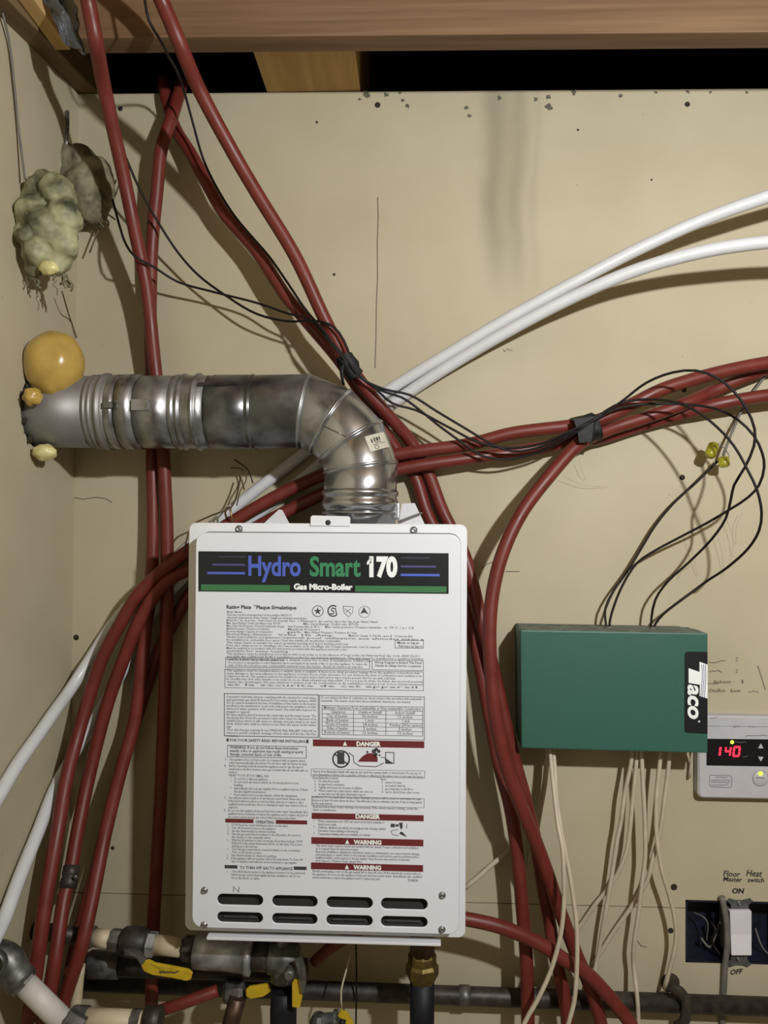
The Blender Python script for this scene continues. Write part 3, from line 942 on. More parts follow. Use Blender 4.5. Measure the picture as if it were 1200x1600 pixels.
block([('Vapors from flammable liquids will explode and catch fire causing death or severe burns. Do not use or', 489, 658),
       ('store flammable products such as gasoline, solvents or adhesives in the same room or area near the heater.', 489, 662),
       [('Keep flammable products:', 489, 529), ('Vapors:', 594, 604)],
       [('1.', 491.5, 494), ('Far away from heater', 498, 531), ('1.', 596.5, 599), ('cannot be seen,', 602, 628)],
       [('2.', 491.5, 494), ('In approved containers', 498, 538), ('2.', 596.5, 599), ('are heavier than air,', 602, 634)],
       [('3.', 491.5, 494), ('Tightly closed and out of reach of children', 498, 566), ('3.', 596.5, 599), ('go a long way on the floor,', 602, 646)],
       [('4.', 491.5, 494), ('Water heater has a main burner, which can come on', 498, 582), ('4.', 596.5, 599), ('can be carried from other rooms', 602, 655)],
       ('at any time and will ignite flammable vapors', 498, 571),
       ('Installation: Do not install water heater where flammable products will be stored or used unless the main', 488, 658),
       ('burner is at least 18 inches above the floor. This will reduce, but not eliminate, the risk of vapors being ignited', 488, 659),
       ('by the main burner.', 488, 520),
       ('Read and follow water heater warnings and instructions. If the owners manual is missing, contact the', 489, 653),
       ('dealer or manufacturer.', 489, 526)], 489, 1206.8, 5.0, 3.7, 'ink')
block([[('*', 490, 491.5), ('Water temperature over 125F can cause severe burns instantly or', 497, 601)],
       ('death from scalds.', 497, 526),
       [('*', 490, 491.5), ('Children, disabled and elderly are at highest risk of being scalded.', 497, 603)],
       ('Feel water before bathing or showering.', 497, 560),
       [('*', 490, 491.5), ('Temperature limiting valves are available, see manual.', 497, 579)]], 490, 1284.4, 5.0, 3.8, 'ink')
block([('This water heater must be vented and installed with the manual. Proper combustion and ventilation', 493.5, 654),
       ('air is required. Read the instruction manual.', 493.5, 560),
       ('Improper installation, adjustment, alteration, service or maintenance can cause property damage,', 493.5, 656),
       ('personal injury or death. Refer to the manual. Installation and service must be performed by a', 493.5, 655),
       ('qualified installer, service agency or the gas supplier. Keep the area clear and free of materials', 493, 640),
       ('and vapors. Failure may cause fire.', 493, 566)], 493.5, 1322.8, 4.7, 3.6, 'ink')
block([('Should overheating occur or the gas supply fail to shut off, turn off the manual gas control valve to', 488, 658),
       ('the appliance. Do not use this appliance if any part has been under water. Immediately call a qualified', 488, 659),
       ('service technician to inspect the appliance and to replace any part.', 488, 594)], 488, 1362.6, 4.9, 3.6, 'ink')
block([('TK-98052A', 637, 653)], 637, 1377.2, 5, 3.6, 'ink_dark')


def disc_px(m, cx, cy, r, dep, n=20, inner=None):
    if inner is None:
        m.add([P(cx + r * math.cos(2 * math.pi * k / n), cy + r * math.sin(2 * math.pi * k / n), dep) for k in range(n)], [tuple(range(n))])
    else:
        a = [P(cx + r * math.cos(2 * math.pi * k / n), cy + r * math.sin(2 * math.pi * k / n), dep) for k in range(n)]
        b_ = [P(cx + inner * math.cos(2 * math.pi * k / n), cy + inner * math.sin(2 * math.pi * k / n), dep) for k in range(n)]
        m.add(a + b_, [(k, (k + 1) % n, n + (k + 1) % n, n + k) for k in range(n)])


# certification marks: star disc, encircled C, shield, flame
ic = MB()
disc_px(ic, 496.5, 955, 9, fp, 24, 8)
star = []
for k in range(10):
    rr_ = 6.4 if k % 2 == 0 else 2.4
    star.append(P(496.5 + rr_ * math.sin(math.pi * k / 5), 955 - rr_ * math.cos(math.pi * k / 5), fp))
ic.add(star + [P(496.5, 955, fp)], [(k, (k + 1) % 10, 10) for k in range(10)])
pts = [(520.5 + 8 * math.cos(math.radians(a_)), 954.5 + 8.3 * math.sin(math.radians(a_))) for a_ in range(40, 325, 15)]
stroke(ic, pts, 2.0, fp)
stroke(ic, [(524, 951), (519, 950), (517.5, 953), (522, 956), (521, 959), (516, 959)], 1.8, fp)
stroke(ic, [(524, 950), (526, 960)], 1.4, fp)
stroke(ic, [(536, 947), (552, 948), (551, 957), (545, 964), (538, 958), (536, 947)], .8, fp)
stroke(ic, [(539, 951), (548, 959)], .8, fp); stroke(ic, [(548, 951), (540, 957)], .8, fp)
disc_px(ic, 569.5, 956, 9.3, fp, 24, 8.7)
ic.add([P(563, 959, fp), P(569, 948.5, fp), P(571, 953, fp), P(576, 960, fp), P(570, 957, fp)], [(0, 1, 2, 4), (4, 2, 3)])
ic.build('certification_marks', M['ink_dark'], boiler)
# danger pictogram: no-fuel-can circle, fire, warm heater
pg = MB()
disc_px(pg, 533, 1186, 14, fp, 28, 11.6)
stroke(pg, [(523, 1178), (543, 1194)], 2.2, fp)
quad_px(pg, 527, 1175, 538, 1194, fp - .0001, .02)
stroke(pg, [(545, 1176), (552, 1181), (553, 1191), (562, 1197), (588, 1198), (600, 1192)], 1.2, fp)
for (cx, cy, r_) in ((584, 1174, 3.4), (588, 1171, 3), (592, 1174, 2.6), (587, 1179, 3.2), (593, 1180, 1.6), (574, 1175, 1.8)):
    disc_px(pg, cx, cy, r_, fp, 10)
frame_px(pg, 602, 1175, 616, 1192, 1.2)
pg.add([P(601, 1184, fp), P(614, 1192, fp), P(603, 1193, fp)], [(0, 1, 2)])
stroke(pg, [(595, 1183), (602, 1184)], 1, fp)
pg.build('danger_pictogram', M['ink_dark'], boiler)
pf = MB()
pf.add([P(559, 1190, fp), P(566, 1182, fp), P(574, 1177, fp), P(582, 1177, fp), P(590, 1183, fp), P(590, 1190.5, fp)], [(0, 1, 2, 3, 4, 5)])
pf.build('fire_pictogram', M['red_print'], boiler)
pg = MB()
quad_px(pg, 610.5, 1287, 617, 1292.5, fp, .02); quad_px(pg, 618, 1288, 623, 1291.5, fp)
pg.add([P(623, 1286, fp), P(629, 1285, fp), P(629, 1294, fp), P(626, 1296, fp), P(624.5, 1290, fp)], [(0, 1, 2, 3, 4)])
stroke(pg, [(611, 1298), (613, 1304), (623, 1306)], .8, fp); stroke(pg, [(612, 1298), (622, 1296)], .8, fp)
pg.add([P(626, 1299, fp), P(630, 1301, fp), P(636, 1308, fp), P(624, 1303, fp)], [(0, 1, 2, 3)])
stroke(pg, [(636, 1287), (635, 1295)], .8, fp)
pg.build('scald_pictogram', M['ink_dark'], boiler)
pn = MB(); put_text(pn, 'N', 364, 374, 1394, 9, fp, .02, offset=.0, res=2)
pn.build('pencil_mark', M['pencil'], boiler)
# pipe stub, brass union and black pipe under the boiler
sx = P(660, 1470, .14)
stub = thing('supply_pipe', 'black pipe with a brass union nut below the boiler right corner', 'pipe', P(660, 1620, .14))
r1 = 19.5 * mm_per_px(.14)
za = BZ(1456, FL) - .0005
MB().lathe((sx.x, -.14, za), (0, 0, -1), [(0, r1), (za - P(660, 1490, .14).z, r1)], 20).build('upper_pipe', M['copper_dull'], stub)
z0 = P(660, 1487, .14).z; L_ = z0 - P(660, 1533, .14).z
MB().lathe((sx.x, -.14, z0), (0, 0, -1), [(0, r1 * 1.0), (L_ * .1, r1 * 1.12), (L_ * .35, r1 * 1.12), (L_ * .45, r1 * 1.3), (L_ * .75, r1 * 1.3), (L_ * .98, r1 * 1.02), (L_, r1 * .9)], 8, smooth=False).build('union_nut', M['brass'], stub)
MB().lathe((sx.x, -.14, P(660, 1531, .14).z), (0, 0, -1), [(0, r1 * .98), (.12, r1 * .98)], 20).build('lower_pipe', M['black_rubber'], stub)

# ------------------------------------------------------------------ vent pipe with gored elbow
vent = thing('vent_pipe', 'galvanised steel vent pipe with a gored elbow on top of the boiler', 'vent pipe', P(562, 818, V_DEP))
k = mm_per_px(V_DEP)
AX = Vector((1, 0, 0))


def VXp(px): return P(px, 644, V_DEP).x


EX = P(562.5, 780, V_DEP).x            # vertical axis
RB = 104 * k                           # bend radius of the axis
cxb, czb = EX - RB, V_AX_Z - RB
vo3 = lambda x: Vector((x, -V_DEP, V_AX_Z))


def vsec(name, px0, px1, prof, m, parent=vent):
    """prof in (px, radius factor)"""
    x0 = VXp(px0) if px0 is not None else X_LEFT - 0.05
    pr = []
    for (px, f) in prof:
        pr.append(((VXp(px) if px is not None else X_LEFT - .05) - x0, VR * f))
    return MB().lathe(vo3(x0), AX, pr, 48, ref=(0, 0, 1)).build(name, M[m], parent)


def bead(c, h=.035, w=4):
    return [(c - w, .985), (c - w * .6, 1.0), (c - w * .3, 1 + h), (c + w * .3, 1 + h), (c + w * .6, 1.0), (c + w, .985)]


pipe_a = vsec('wall_section', None, 156, [(None, .97), (150, .975)], 'steel_dull')
vsec('ribbed_collar', 149, 184, [(148, .975)] + bead(152.5, .01, 2.5) + bead(160, .015, 3) + bead(171.5, .05, 5.5) + [(184, .985)], 'steel_dull')
vsec('clamp_band', 183, 201, [(182, .985), (183, 1.01), (195.5, 1.01), (196.2, .93), (198.5, .93)], 'steel_mid')
vsec('clamp_band', 199, 226, [(198.5, .93), (199, 1.02), (222.5, 1.02), (223.2, .93), (226, .93)], 'steel_mid')
# screw ears of the clamp
ear = MB()
ear.box(VXp(185), VXp(199), -V_DEP - VR * 1.09, -V_DEP - VR * .98, P(190, 647, V_DEP).z, P(190, 637, V_DEP).z)
ear.build('clamp_lug', M['steel_mid'], vent, bevel=.0015)
ear = MB()
ear.box(VXp(226), VXp(252), -V_DEP - VR * 1.045, -V_DEP - VR * .98, P(230, 650, V_DEP).z, P(230, 633, V_DEP).z)
ear.build('clamp_lug', M['steel_mid'], vent, bevel=.0015)
vsec('middle_section', 225, 280, [(225.6, .93), (226, .985), (280, .985)], 'steel_mid')
vsec('ribbed_collar', 278, 330, [(277, .985)] + bead(283, .02, 4) + bead(292, .035, 4.5) + [(300, .99)] + bead(314, .05, 5) + [(330, .99)], 'steel_mid')
vsec('sooty_section', 328, 402, [(328, .985), (337, .985), (338, 1.005), (392, 1.005)] + bead(397, .02, 4) + [(402, .985)], 'steel_soot')
sl_ = MB()
for (x0, x1, y) in ((330, 383, 608),):
    a = [vo3(VXp(x)) + Vector((0, -math.cos(th) * VR * 1.02, math.sin(th) * VR * 1.02)) for x, th in ((322, .58), (384, .62), (380, .70), (322, .68))]
    b_ = [p + (p - Vector((p.x, -V_DEP, V_AX_Z))).normalized() * .002 for p in a]
    sl_.hexa(a, b_)
sl_.build('foil_tear', M['iron'], vent)


def ring_at(th, f, rx=1.0):
    """ring in the mitre plane; th from 90 deg (horizontal run) to 0 (vertical run)"""
    c = Vector((cxb + RB * math.cos(th), -V_DEP, czb + RB * math.sin(th)))
    rad = Vector((math.cos(th), 0, math.sin(th)))
    return c, rad


def gore(name, ths, fs_, m):
    n = 48
    vs = []
    for th, f, st in ths:
        c, rad = ring_at(th, f)
        for kk in range(n):
            a = 2 * math.pi * kk / n
            vs.append(c + rad * (math.cos(a) * VR * f * st) + Vector((0, -1, 0)) * (math.sin(a) * VR * f))
    faces = []
    for i in range(len(ths) - 1):
        for kk in range(n):
            k2 = (kk + 1) % n
            faces.append((i * n + kk, i * n + k2, (i + 1) * n + k2, (i + 1) * n + kk))
    return MB().add(vs, faces, True).build(name, M[m], vent)


dg = math.radians
joints = [81, 57, 33, 9]
# straight piece up to the first joint (from px 400)
n = 48


def ring_pts(c, u, v, f):
    return [c + u * (math.cos(2 * math.pi * q / n) * f) + v * (math.sin(2 * math.pi * q / n) * f) for q in range(n)]


def joint_ring(thd, f, shift=0.0):
    """mitre ring at a joint angle; the tube centre-line is the polygon tangent to the bend circle"""
    th = dg(thd)
    half = dg(12)
    rc = RB / math.cos(half) if 0 < thd < 90 else RB
    c = Vector((cxb + rc * math.cos(th), -V_DEP, czb + rc * math.sin(th)))
    rad = Vector((math.cos(th), 0, math.sin(th)))
    tan = Vector((math.sin(th), 0, -math.cos(th)))
    return [p + tan * shift for p in ring_pts(c, rad, Vector((0, -1, 0)), VR * f)]


def tube_rings(name, rings, m, cap=False):
    vs = [p for r_ in rings for p in r_]
    fs_ = []
    for i in range(len(rings) - 1):
        for q in range(n):
            q2 = (q + 1) % n
            fs_.append((i * n + q, i * n + q2, (i + 1) * n + q2, (i + 1) * n + q))
    return MB().add(vs, fs_, True).build(name, M[m], vent)


def hring(px, f): return ring_pts(vo3(VXp(px)), Vector((0, 0, 1)), Vector((0, -1, 0)), VR * f)
def vring(py, f): return ring_pts(Vector((EX, -V_DEP, P(562, py, V_DEP).z)), Vector((1, 0, 0)), Vector((0, -1, 0)), VR * f)


tube_rings('elbow_gore', [hring(401, .985), hring(404, 1.0), joint_ring(81, 1.0, -.004), joint_ring(81, 1.0, -.0002)], 'steel_soot')
mats_ = ['steel_mid', 'steel', 'steel']
for i in range(3):
    a, b_ = joints[i], joints[i + 1]
    tube_rings('elbow_gore', [joint_ring(a, .99, -.003), joint_ring(a, 1.022, -.0022), joint_ring(a, 1.022, .0016), joint_ring(a, .975, .0022), joint_ring(a, .975, .0034), joint_ring(a, .997, .0042), joint_ring(b_, .992, -.0005)], mats_[i])
tube_rings('elbow_gore', [joint_ring(9, .99, -.003), joint_ring(9, 1.022, -.0022), joint_ring(9, 1.022, .0016), joint_ring(9, .975, .0022), joint_ring(9, .975, .0034), joint_ring(9, .997, .0042), vring(764, .985), vring(766, .985)], 'steel')
tube_rings('boiler_collar', [vring(765, .98), vring(766.5, 1.0), vring(769, 1.035), vring(773, 1.035), vring(776, .99), vring(779, .985), vring(783, 1.02), vring(786.5, 1.045), vring(790, 1.045), vring(793, 1.0), vring(797, .97), vring(801, .96), vring(822, .96), vring(822, .9)], 'steel')
tube_rings('boiler_collar', [vring(799, 1.0), vring(800, 1.04), vring(803, 1.04), vring(804, .97)], 'steel_mid')
# lock-seam across one gore
sm = MB()
c0 = joint_ring(57, 1.0)[8]; c1 = joint_ring(33, 1.0)[14]
pA, pB = [Vector(q) for q in (joint_ring(57, 1.005)[14], joint_ring(33, 1.005)[12])]
sm.tube([pA, (pA + pB) / 2, pB], .0009, 6)
sm.build('lock_seam', M['steel_soot'], vent)
# collar bolt bracket
bk = MB()
q = P(618, 800, V_DEP)
bk.box(q.x - .004, q.x + .007, -V_DEP - .02, -V_DEP + .015, P(618, 812, V_DEP).z, P(618, 786, V_DEP).z)
bk.build('clamp_bolt', M['steel_mid'], vent, bevel=.003)
# paper sticker wrapped round the last-but-one gore
st = MB()
NQ = 8
V0, V1 = [], []
for i in range(NQ):
    f_ = i / (NQ - 1)
    th1, th2 = dg(29), dg(15.5)
    ang = dg(24 + 42 * f_)         # position round the tube, 0 = outer side, 90 = towards camera
    for th, lst in ((th1, V0), (th2, V1)):
        rc = RB / math.cos(dg(12)) * math.cos(dg(12) ) / math.cos(abs(th - dg(21)))
        c = Vector((cxb + rc * math.cos(th), -V_DEP, czb + rc * math.sin(th)))
        rad = Vector((math.cos(dg(21)), 0, math.sin(dg(21))))
        lst.append(c + rad * (math.cos(ang) * VR * 1.006) + Vector((0, -1, 0)) * (math.sin(ang) * VR * 1.006))
st.add(V0 + V1, [(i, i + 1, NQ + i + 1, NQ + i) for i in range(NQ - 1)], True)
stk = st.build('sticker', M['sticker'], vent, 'cream paper sticker with small print')
ss = MB()


def stk_pt(u, v):
    f_ = 1 - u
    ang = dg(24 + 42 * f_); th = dg(29 - 13.5 * v)
    rc = RB / math.cos(abs(th - dg(21)))
    c = Vector((cxb + rc * math.cos(th), -V_DEP, czb + rc * math.sin(th)))
    rad = Vector((math.cos(dg(21)), 0, math.sin(dg(21))))
    return c + rad * (math.cos(ang) * VR * 1.012) + Vector((0, -1, 0)) * (math.sin(ang) * VR * 1.012)


for (u0, u1, v0, v1) in ((.18, .24, .25, .5), (.3, .36, .2, .45), (.4, .5, .22, .45), (.54, .6, .2, .42), (.3, .6, .5, .55), (.2, .45, .62, .66), (.5, .8, .62, .65)):
    ss.add([stk_pt(u0, v0), stk_pt(u1, v0), stk_pt(u1, v1), stk_pt(u0, v1)], [(0, 1, 2, 3)])
for (cu_, cv_) in ((.32, .82),):
    n_ = 16
    a = [stk_pt(cu_ + .1 * math.cos(2 * math.pi * q / n_), cv_ + .12 * math.sin(2 * math.pi * q / n_)) for q in range(n_)]
    b_ = [stk_pt(cu_ + .075 * math.cos(2 * math.pi * q / n_), cv_ + .09 * math.sin(2 * math.pi * q / n_)) for q in range(n_)]
    ss.add(a + b_, [(q, (q + 1) % n_, n_ + (q + 1) % n_, n_ + q) for q in range(n_)])
ss.build('sticker_print', M['ink_dark'], stk)

# ------------------------------------------------------------------ spray foam lumps
def nfn(seed, amp, fr=2.0):
    def f(d):
        return 1 + amp * mnoise.noise(Vector((d.x * fr + seed, d.y * fr, d.z * fr)))
    return f


def left_dep(px, out):
    """depth at which pixel column px lies out metres to the right of the left wall"""
    lo_d, hi_d = 0.0, 1.2
    for _ in range(40):
        m_ = (lo_d + hi_d) / 2
        if P(px, 600, m_).x < X_LEFT + out: lo_d = m_
        else: hi_d = m_
    return hi_d


amber = thing('foam_lump', 'large smooth amber lump of expanding foam above the vent pipe end', 'foam', P(87, 570, left_dep(87, .04)))
dd = left_dep(87, .043)
c = P(86, 568, dd); kk = mm_per_px(dd)
def eggfn(d):
    return 1 + .05 * mnoise.noise(d * 1.6) + (.07 * max(0, -d.z) * (1 if d.x < .2 else .3))
MB().ball(c, 46.5 * kk, 44 * kk, 51 * kk, 40, 26, eggfn).build('bulb', M['foam_amber'], amber)
MB().ball(P(50, 620, left_dep(50, .024)), 15 * kk, 14 * kk, 13 * kk, 20, 14, nfn(3, .3)).build('neck', M['foam_amber'], amber)
d2 = left_dep(70, .022)
lowf = MB().ball(P(70, 707, d2), 19 * mm_per_px(d2), 16 * mm_per_px(d2), 13.5 * mm_per_px(d2), 24, 14, nfn(8, .18)).build(
    'foam_lump', M['foam_pale'], None, 'small pale yellow foam blob under the vent pipe at the left wall', 'foam')
gr = MB()
rnd = random.Random(11)
for i in range(30):
    a = math.radians(rnd.uniform(95, 275))
    yy = -V_DEP - 0.0
    # ring of crumbs round the hole, on the side turned to the room
    ang = rnd.uniform(-math.pi * .6, math.pi * .62)
    rr_ = VR * rnd.uniform(1.0, 1.12)
    c = Vector((X_LEFT + rnd.uniform(0, .006), -V_DEP - rr_ * math.cos(ang), V_AX_Z + rr_ * math.sin(ang)))
    s = rnd.uniform(.0012, .0042)
    gr.ball(c, s * .8, s * 1.2, s * rnd.uniform(1, 2.6), 8, 6, nfn(i, .9, 3))
gr.build('sealant_crumbs', M['grime'], None, 'dark crumbling sealant around the hole of the vent pipe', 'sealant', None, 'stuff')


def lumpy(name, cpx, cpy, dep, balls, m, vox, seed, parent):
    """joined balls remeshed into one lump; balls (dx px, dy px, ddep, r px)"""
    mb = MB()
    for (dx, dy, dz, r) in balls:
        cc = P(cpx + dx, cpy + dy, dep + dz)
        rr = r * mm_per_px(dep)
        mb.ball(cc, rr, rr, rr * 1.05, 14, 9)
    o = mb.build(name, m, None, recentre=False)
    rm = o.modifiers.new('remesh', 'REMESH'); rm.mode = 'VOXEL'; rm.voxel_size = vox
    sm_ = o.modifiers.new('smooth', 'SMOOTH'); sm_.iterations = 3; sm_.factor = .5
    dgr = bpy.context.evaluated_depsgraph_get()
    me = bpy.data.meshes.new_from_object(o.evaluated_get(dgr))
    bpy.data.objects.remove(o)
    bm = bmesh.new(); bm.from_mesh(me)
    bm.normal_update()
    for v in bm.verts:
        s = mnoise.fractal(v.co * 42 + Vector((seed, 0, 0)), 1.0, 2.0, 4)
        v.co += v.normal * .0055 * s
    for f in bm.faces: f.smooth = True
    bm.to_mesh(me); bm.free()
    me.name = name
    me.materials.clear(); me.materials.append(m)
    o = bpy.data.objects.new(name, me); COL.objects.link(o)
    attach(o, parent)
    return o


dA = left_dep(70, .045)
clA = thing('foam_lump', 'lumpy grey-green foam clump hanging on the left wall in front', 'foam', P(70, 355, dA))
lumpy('lump', 70, 350, dA, [(-6, -52, -.01, 26), (22, -48, 0, 28), (30, -10, .01, 28), (-20, -18, .005, 28), (2, 8, .008, 34), (-32, 14, .004, 20), (30, 28, .006, 26),
                            (-8, 40, .006, 30), (18, 58, 0, 22), (-28, -42, -.01, 14), (-14, 62, -.004, 18), (36, 44, -.004, 14), (-2, -72, -.012, 15), (16, -76, -.012, 10)], M['foam_green'], .0035, 1.0, clA)
MB().ball(P(41, 364, dA + .034), 12 * mm_per_px(dA), 8 * mm_per_px(dA), 14 * mm_per_px(dA), 16, 10, nfn(2, .2)).build('knob', M['foam_green'], clA)
MB().ball(P(76, 418, dA + .012), 16 * mm_per_px(dA), 10 * mm_per_px(dA), 12 * mm_per_px(dA), 16, 10, nfn(5, .3)).build('fresh_tip', M['foam_pale'], clA)
fr_ = MB()
rnd = random.Random(21)
for i in range(26):
    x0 = rnd.uniform(40, 112); y0 = rnd.uniform(395, 440)
    pts = [P(x0, y0, dA - .005)]
    for j in range(3):
        x0 += rnd.uniform(-7, 9); y0 += rnd.uniform(2, 10)
        pts.append(P(x0, min(y0, 462), dA - .005 + rnd.uniform(-.004, .006)))
    fr_.tube(spline(pts, .006), rnd.uniform(.0006, .0022), 5)
fr_.build('ragged_fringe', M['foam_grey'], clA, None, None, None, 'stuff')
dB = left_dep(138, .066)
dB = max(dB, .03)
dB = .045
clB = thing('foam_lump', 'dark dusty foam clump on the left wall beside the red tubing', 'foam', P(135, 290, dB))
lumpy('lump', 136, 290, dB, [(-30, -42, 0, 24), (-8, -36, .004, 24), (14, -16, .006, 27), (22, 8, .004, 24), (-6, 4, .008, 32), (6, 32, 0, 26), (-14, 42, -.006, 20), (-28, -8, 0, 24), (28, 26, -.004, 15), (22, 44, -.008, 10)], M['foam_grey'], .0035, 5.0, clB)
fr_ = MB()
for i in range(14):
    x0 = rnd.uniform(125, 170); y0 = rnd.uniform(322, 345)
    pts = [P(x0, y0, dB)]
    for j in range(2):
        x0 += rnd.uniform(-3, 7); y0 += rnd.uniform(2, 8)
        pts.append(P(x0, y0, dB))
    fr_.tube(spline(pts, .006), rnd.uniform(.0006, .0018), 5)
fr_.build('ragged_fringe', M['foam_grey'], clB, None, None, None, 'stuff')
# metal stub above the dark clump, cords
hose('hanger_rod', [(105, 174, .058), (105.5, 195, .06), (104, 230, .062)], .0034, M['screw'], 'short bright metal rod above the dark foam clump', 'rod', seg=10)
hose('cord', [(4, 20, left_dep(4, .018)), (14, 62, left_dep(14, .014)), (22, 130, left_dep(22, .012)), (29, 200, left_dep(29, .012)), (39, 280, left_dep(39, .02))], .0018, M['cable_grey'], 'thin grey cord hanging down the left wall to the foam clump', 'cord', seg=8)
hose('cord', [(192, 272, .03), (178, 310, .03), (160, 345, .03), (140, 395, .03)], .0014, M['wire_brown'], 'thin brown cord below the dark foam clump', 'cord', seg=6)
hose('cord', [(97, 455, left_dep(97, .03)), (104, 480, left_dep(104, .025)), (112, 505, .02), (120, 528, .012)], .0012, M['wire_brown'], 'thin brown cord hanging from the grey-green foam clump', 'cord', seg=6)

# crumpled sheet in the top-left corner
cs = MB()
NX, NY = 18, 22
vs = []
for j in range(NY + 1):
    for i in range(NX + 1):
        u, v = i / NX, j / NY
        px = 64 + u * 46 + v * (36 - u * 10); py = -16 + v * (84 + 18 * u)
        nn_ = mnoise.fractal(Vector((u * 3.1, v * 3.7, 1.3)), 1.0, 2.0, 3)
        vs.append(P(px + 7 * nn_, py + 4 * mnoise.noise(Vector((u * 4, v * 4, 7))), .272 - .008 * v + .007 * nn_))
fs = [(j * (NX + 1) + i, j * (NX + 1) + i + 1, (j + 1) * (NX + 1) + i + 1, (j + 1) * (NX + 1) + i) for j in range(NY) for i in range(NX)]
cs.add(vs, fs, False)
co = cs.build('crumpled_sheet', M['plastic_sheet'], None, 'crumpled grey plastic sheet stuffed beside the beam at top left', 'sheet')
so = co.modifiers.new('thick', 'SOLIDIFY'); so.thickness = .0012

# ------------------------------------------------------------------ tubing
RT = .0113
RED = 'red tubing runs'
def red(lst, label, r=RT):
    return hose('red_tubing', lst, r, M['pex_red'], label, 'tubing', RED, seg=14)


red([(112, -130, .37), (128, -40, .325), (137, 0, .302), (150, 66, .28), (162, 133, .215), (190, 260, .14), (212, 367, .098), (229, 450, .072), (241, 560, .053), (252, 660, .046), (258, 760, .042),
     (261, 830, .037), (260, 1000, .036), (253, 1200, .036), (245, 1350, .044), (239, 1460, .055), (236, 1620, .057)],
    'red tube from the top left crossing the beam and dropping behind the vent pipe')
red([(290, 133, -.03), (286, 126, .0), (279, 149, .03), (267, 187, .05), (252, 233, .055), (245, 300, .05), (238, 377, .042), (235, 470, .03), (236, 580, .026), (238, 720, .028), (239, 850, .034),
     (233, 940, .036), (225, 1000, .038), (217, 1080, .042), (209, 1133, .046), (190, 1200, .062), (165, 1300, .092), (145, 1400, .135), (127, 1480, .165), (101, 1560, .168), (88, 1610, .164)],
    'red tube bending out of the left gap, third from the left at the bottom')
red([(196, -130, .37), (236, -38, .325), (252, 0, .302), (280, 66, .28), (308, 133, .232), (365, 240, .175), (405, 308, .15), (461, 400, .125), (508, 500, .105), (540, 562, .092), (575, 612, .075), (609, 652, .055),
     (643, 692, .027), (669, 739, .019), (692, 799, .018), (726, 868, .02), (749, 955, .038), (772, 1050, .05), (790, 1130, .052), (806, 1195, .052), (824, 1260, .05), (838, 1320, .046), (851, 1402, .046),
     (858, 1437, .046), (865, 1483, .05), (879, 1542, .06), (888, 1615, .062)],
    'red tube from the top crossing the beam diagonally to the right of the boiler')
red([(259, 137, -.026), (257, 127, .0), (258, 147, .0145), (263, 169, .019), (275, 203, .024), (300, 243, .038), (325, 290, .048), (350, 333, .052), (400, 391, .056), (447, 463, .06), (482, 505, .062), (530, 562, .06), (562, 610, .05), (595, 665, .038),
     (621, 706, .022), (648, 744, .017), (667, 801, .017), (703, 873, .015), (728, 950, .015), (746, 1020, .022), (765, 1120, .036), (781, 1200, .05), (797, 1260, .06), (810, 1350, .062), (816, 1420, .064),
     (822, 1490, .07), (825, 1615, .08)],
    'red tube from the wall top running down under the tape and left of the others')
red([(1340, 552, .05), (1225, 563, .06), (1160, 574, .066), (1100, 588, .072), (1033, 609, .077), (983, 634, .077), (940, 655, .07), (900, 664, .065), (800, 677, .06), (733, 694, .056), (640, 707, .054), (560, 722, .05), (490, 748, .048),
     (440, 771, .051), (380, 805, .051), (300, 856, .052), (250, 895, .064), (215, 930, .066), (192, 967, .062), (158, 1033, .055), (136, 1100, .06), (120, 1155, .075), (108, 1200, .1), (98, 1250, .126), (90, 1300, .15), (72, 1400, .186), (61, 1480, .206), (45, 1595, .216)],
    'upper red tube of the right bundle, passing behind the elbow to the lower left')
red([(1340, 606, .05), (1225, 615, .052), (1133, 629, .05), (1100, 637, .042), (1067, 646, .027), (1000, 665, .02), (940, 684, .02), (900, 690, .024), (800, 707, .034), (720, 718, .044), (640, 730, .048), (560, 748, .046), (500, 774, .042), (440, 803, .04),
     (380, 836, .04), (300, 887, .042), (262, 907, .062), (238, 935, .064), (219, 967, .06), (192, 1033, .05), (168, 1100, .046), (142, 1200, .06), (121, 1300, .098), (109, 1370, .127), (101, 1400, .142), (86, 1500, .182), (76, 1560, .19), (66, 1610, .192)],
    'lower red tube of the right bundle, carrying the grey clamp at lower left')
red([(1340, 530, .02), (1225, 566, .03), (1160, 591, .03), (1110, 613, .032), (1067, 632, .05), (1010, 652, .05), (960, 668, .054), (925, 682, .064), (904, 694, .074), (860, 742, .09), (816, 800, .1), (787, 860, .11), (771, 920, .115), (765, 980, .12),
     (767, 1050, .12), (774, 1120, .12), (789, 1190, .116), (814, 1260, .11), (836, 1312, .1), (858, 1372, .088), (871, 1412, .078), (884, 1447, .068), (900, 1490, .062), (922, 1542, .062), (941, 1615, .062)],
    'red tube looping down from the taped bundle between boiler and green box')
red([(315, 905, .0125), (290, 938, .0125), (248, 1020, .0125), (217, 1110, .0135), (182, 1230, .018), (152, 1350, .022), (118, 1480, .034), (106, 1540, .046), (95, 1605, .065)],
    'shaded red tube close to the wall left of the boiler')
red([(690, 1431, .112), (729, 1436, .112), (778, 1447, .110), (813, 1460, .106), (851, 1479, .102), (881, 1499, .098), (915, 1519, .092), (942, 1546, .088), (965, 1573, .086), (990, 1612, .085)],
    'red tube leaving the boiler lower right corner and curving down to the right')
red([(190, 1600, .15), (245, 1581, .15), (290, 1566, .15), (325, 1553, .14), (340, 1548, .135)], 'short red tube under the yellow handled valve', .0095)
red([(490, 1505, .1), (515, 1482, .1), (540, 1466, .1), (565, 1452, .1)], 'short red tube rising behind the boiler underside', .0095)
WH = 'white tubing runs'
RW = .0106
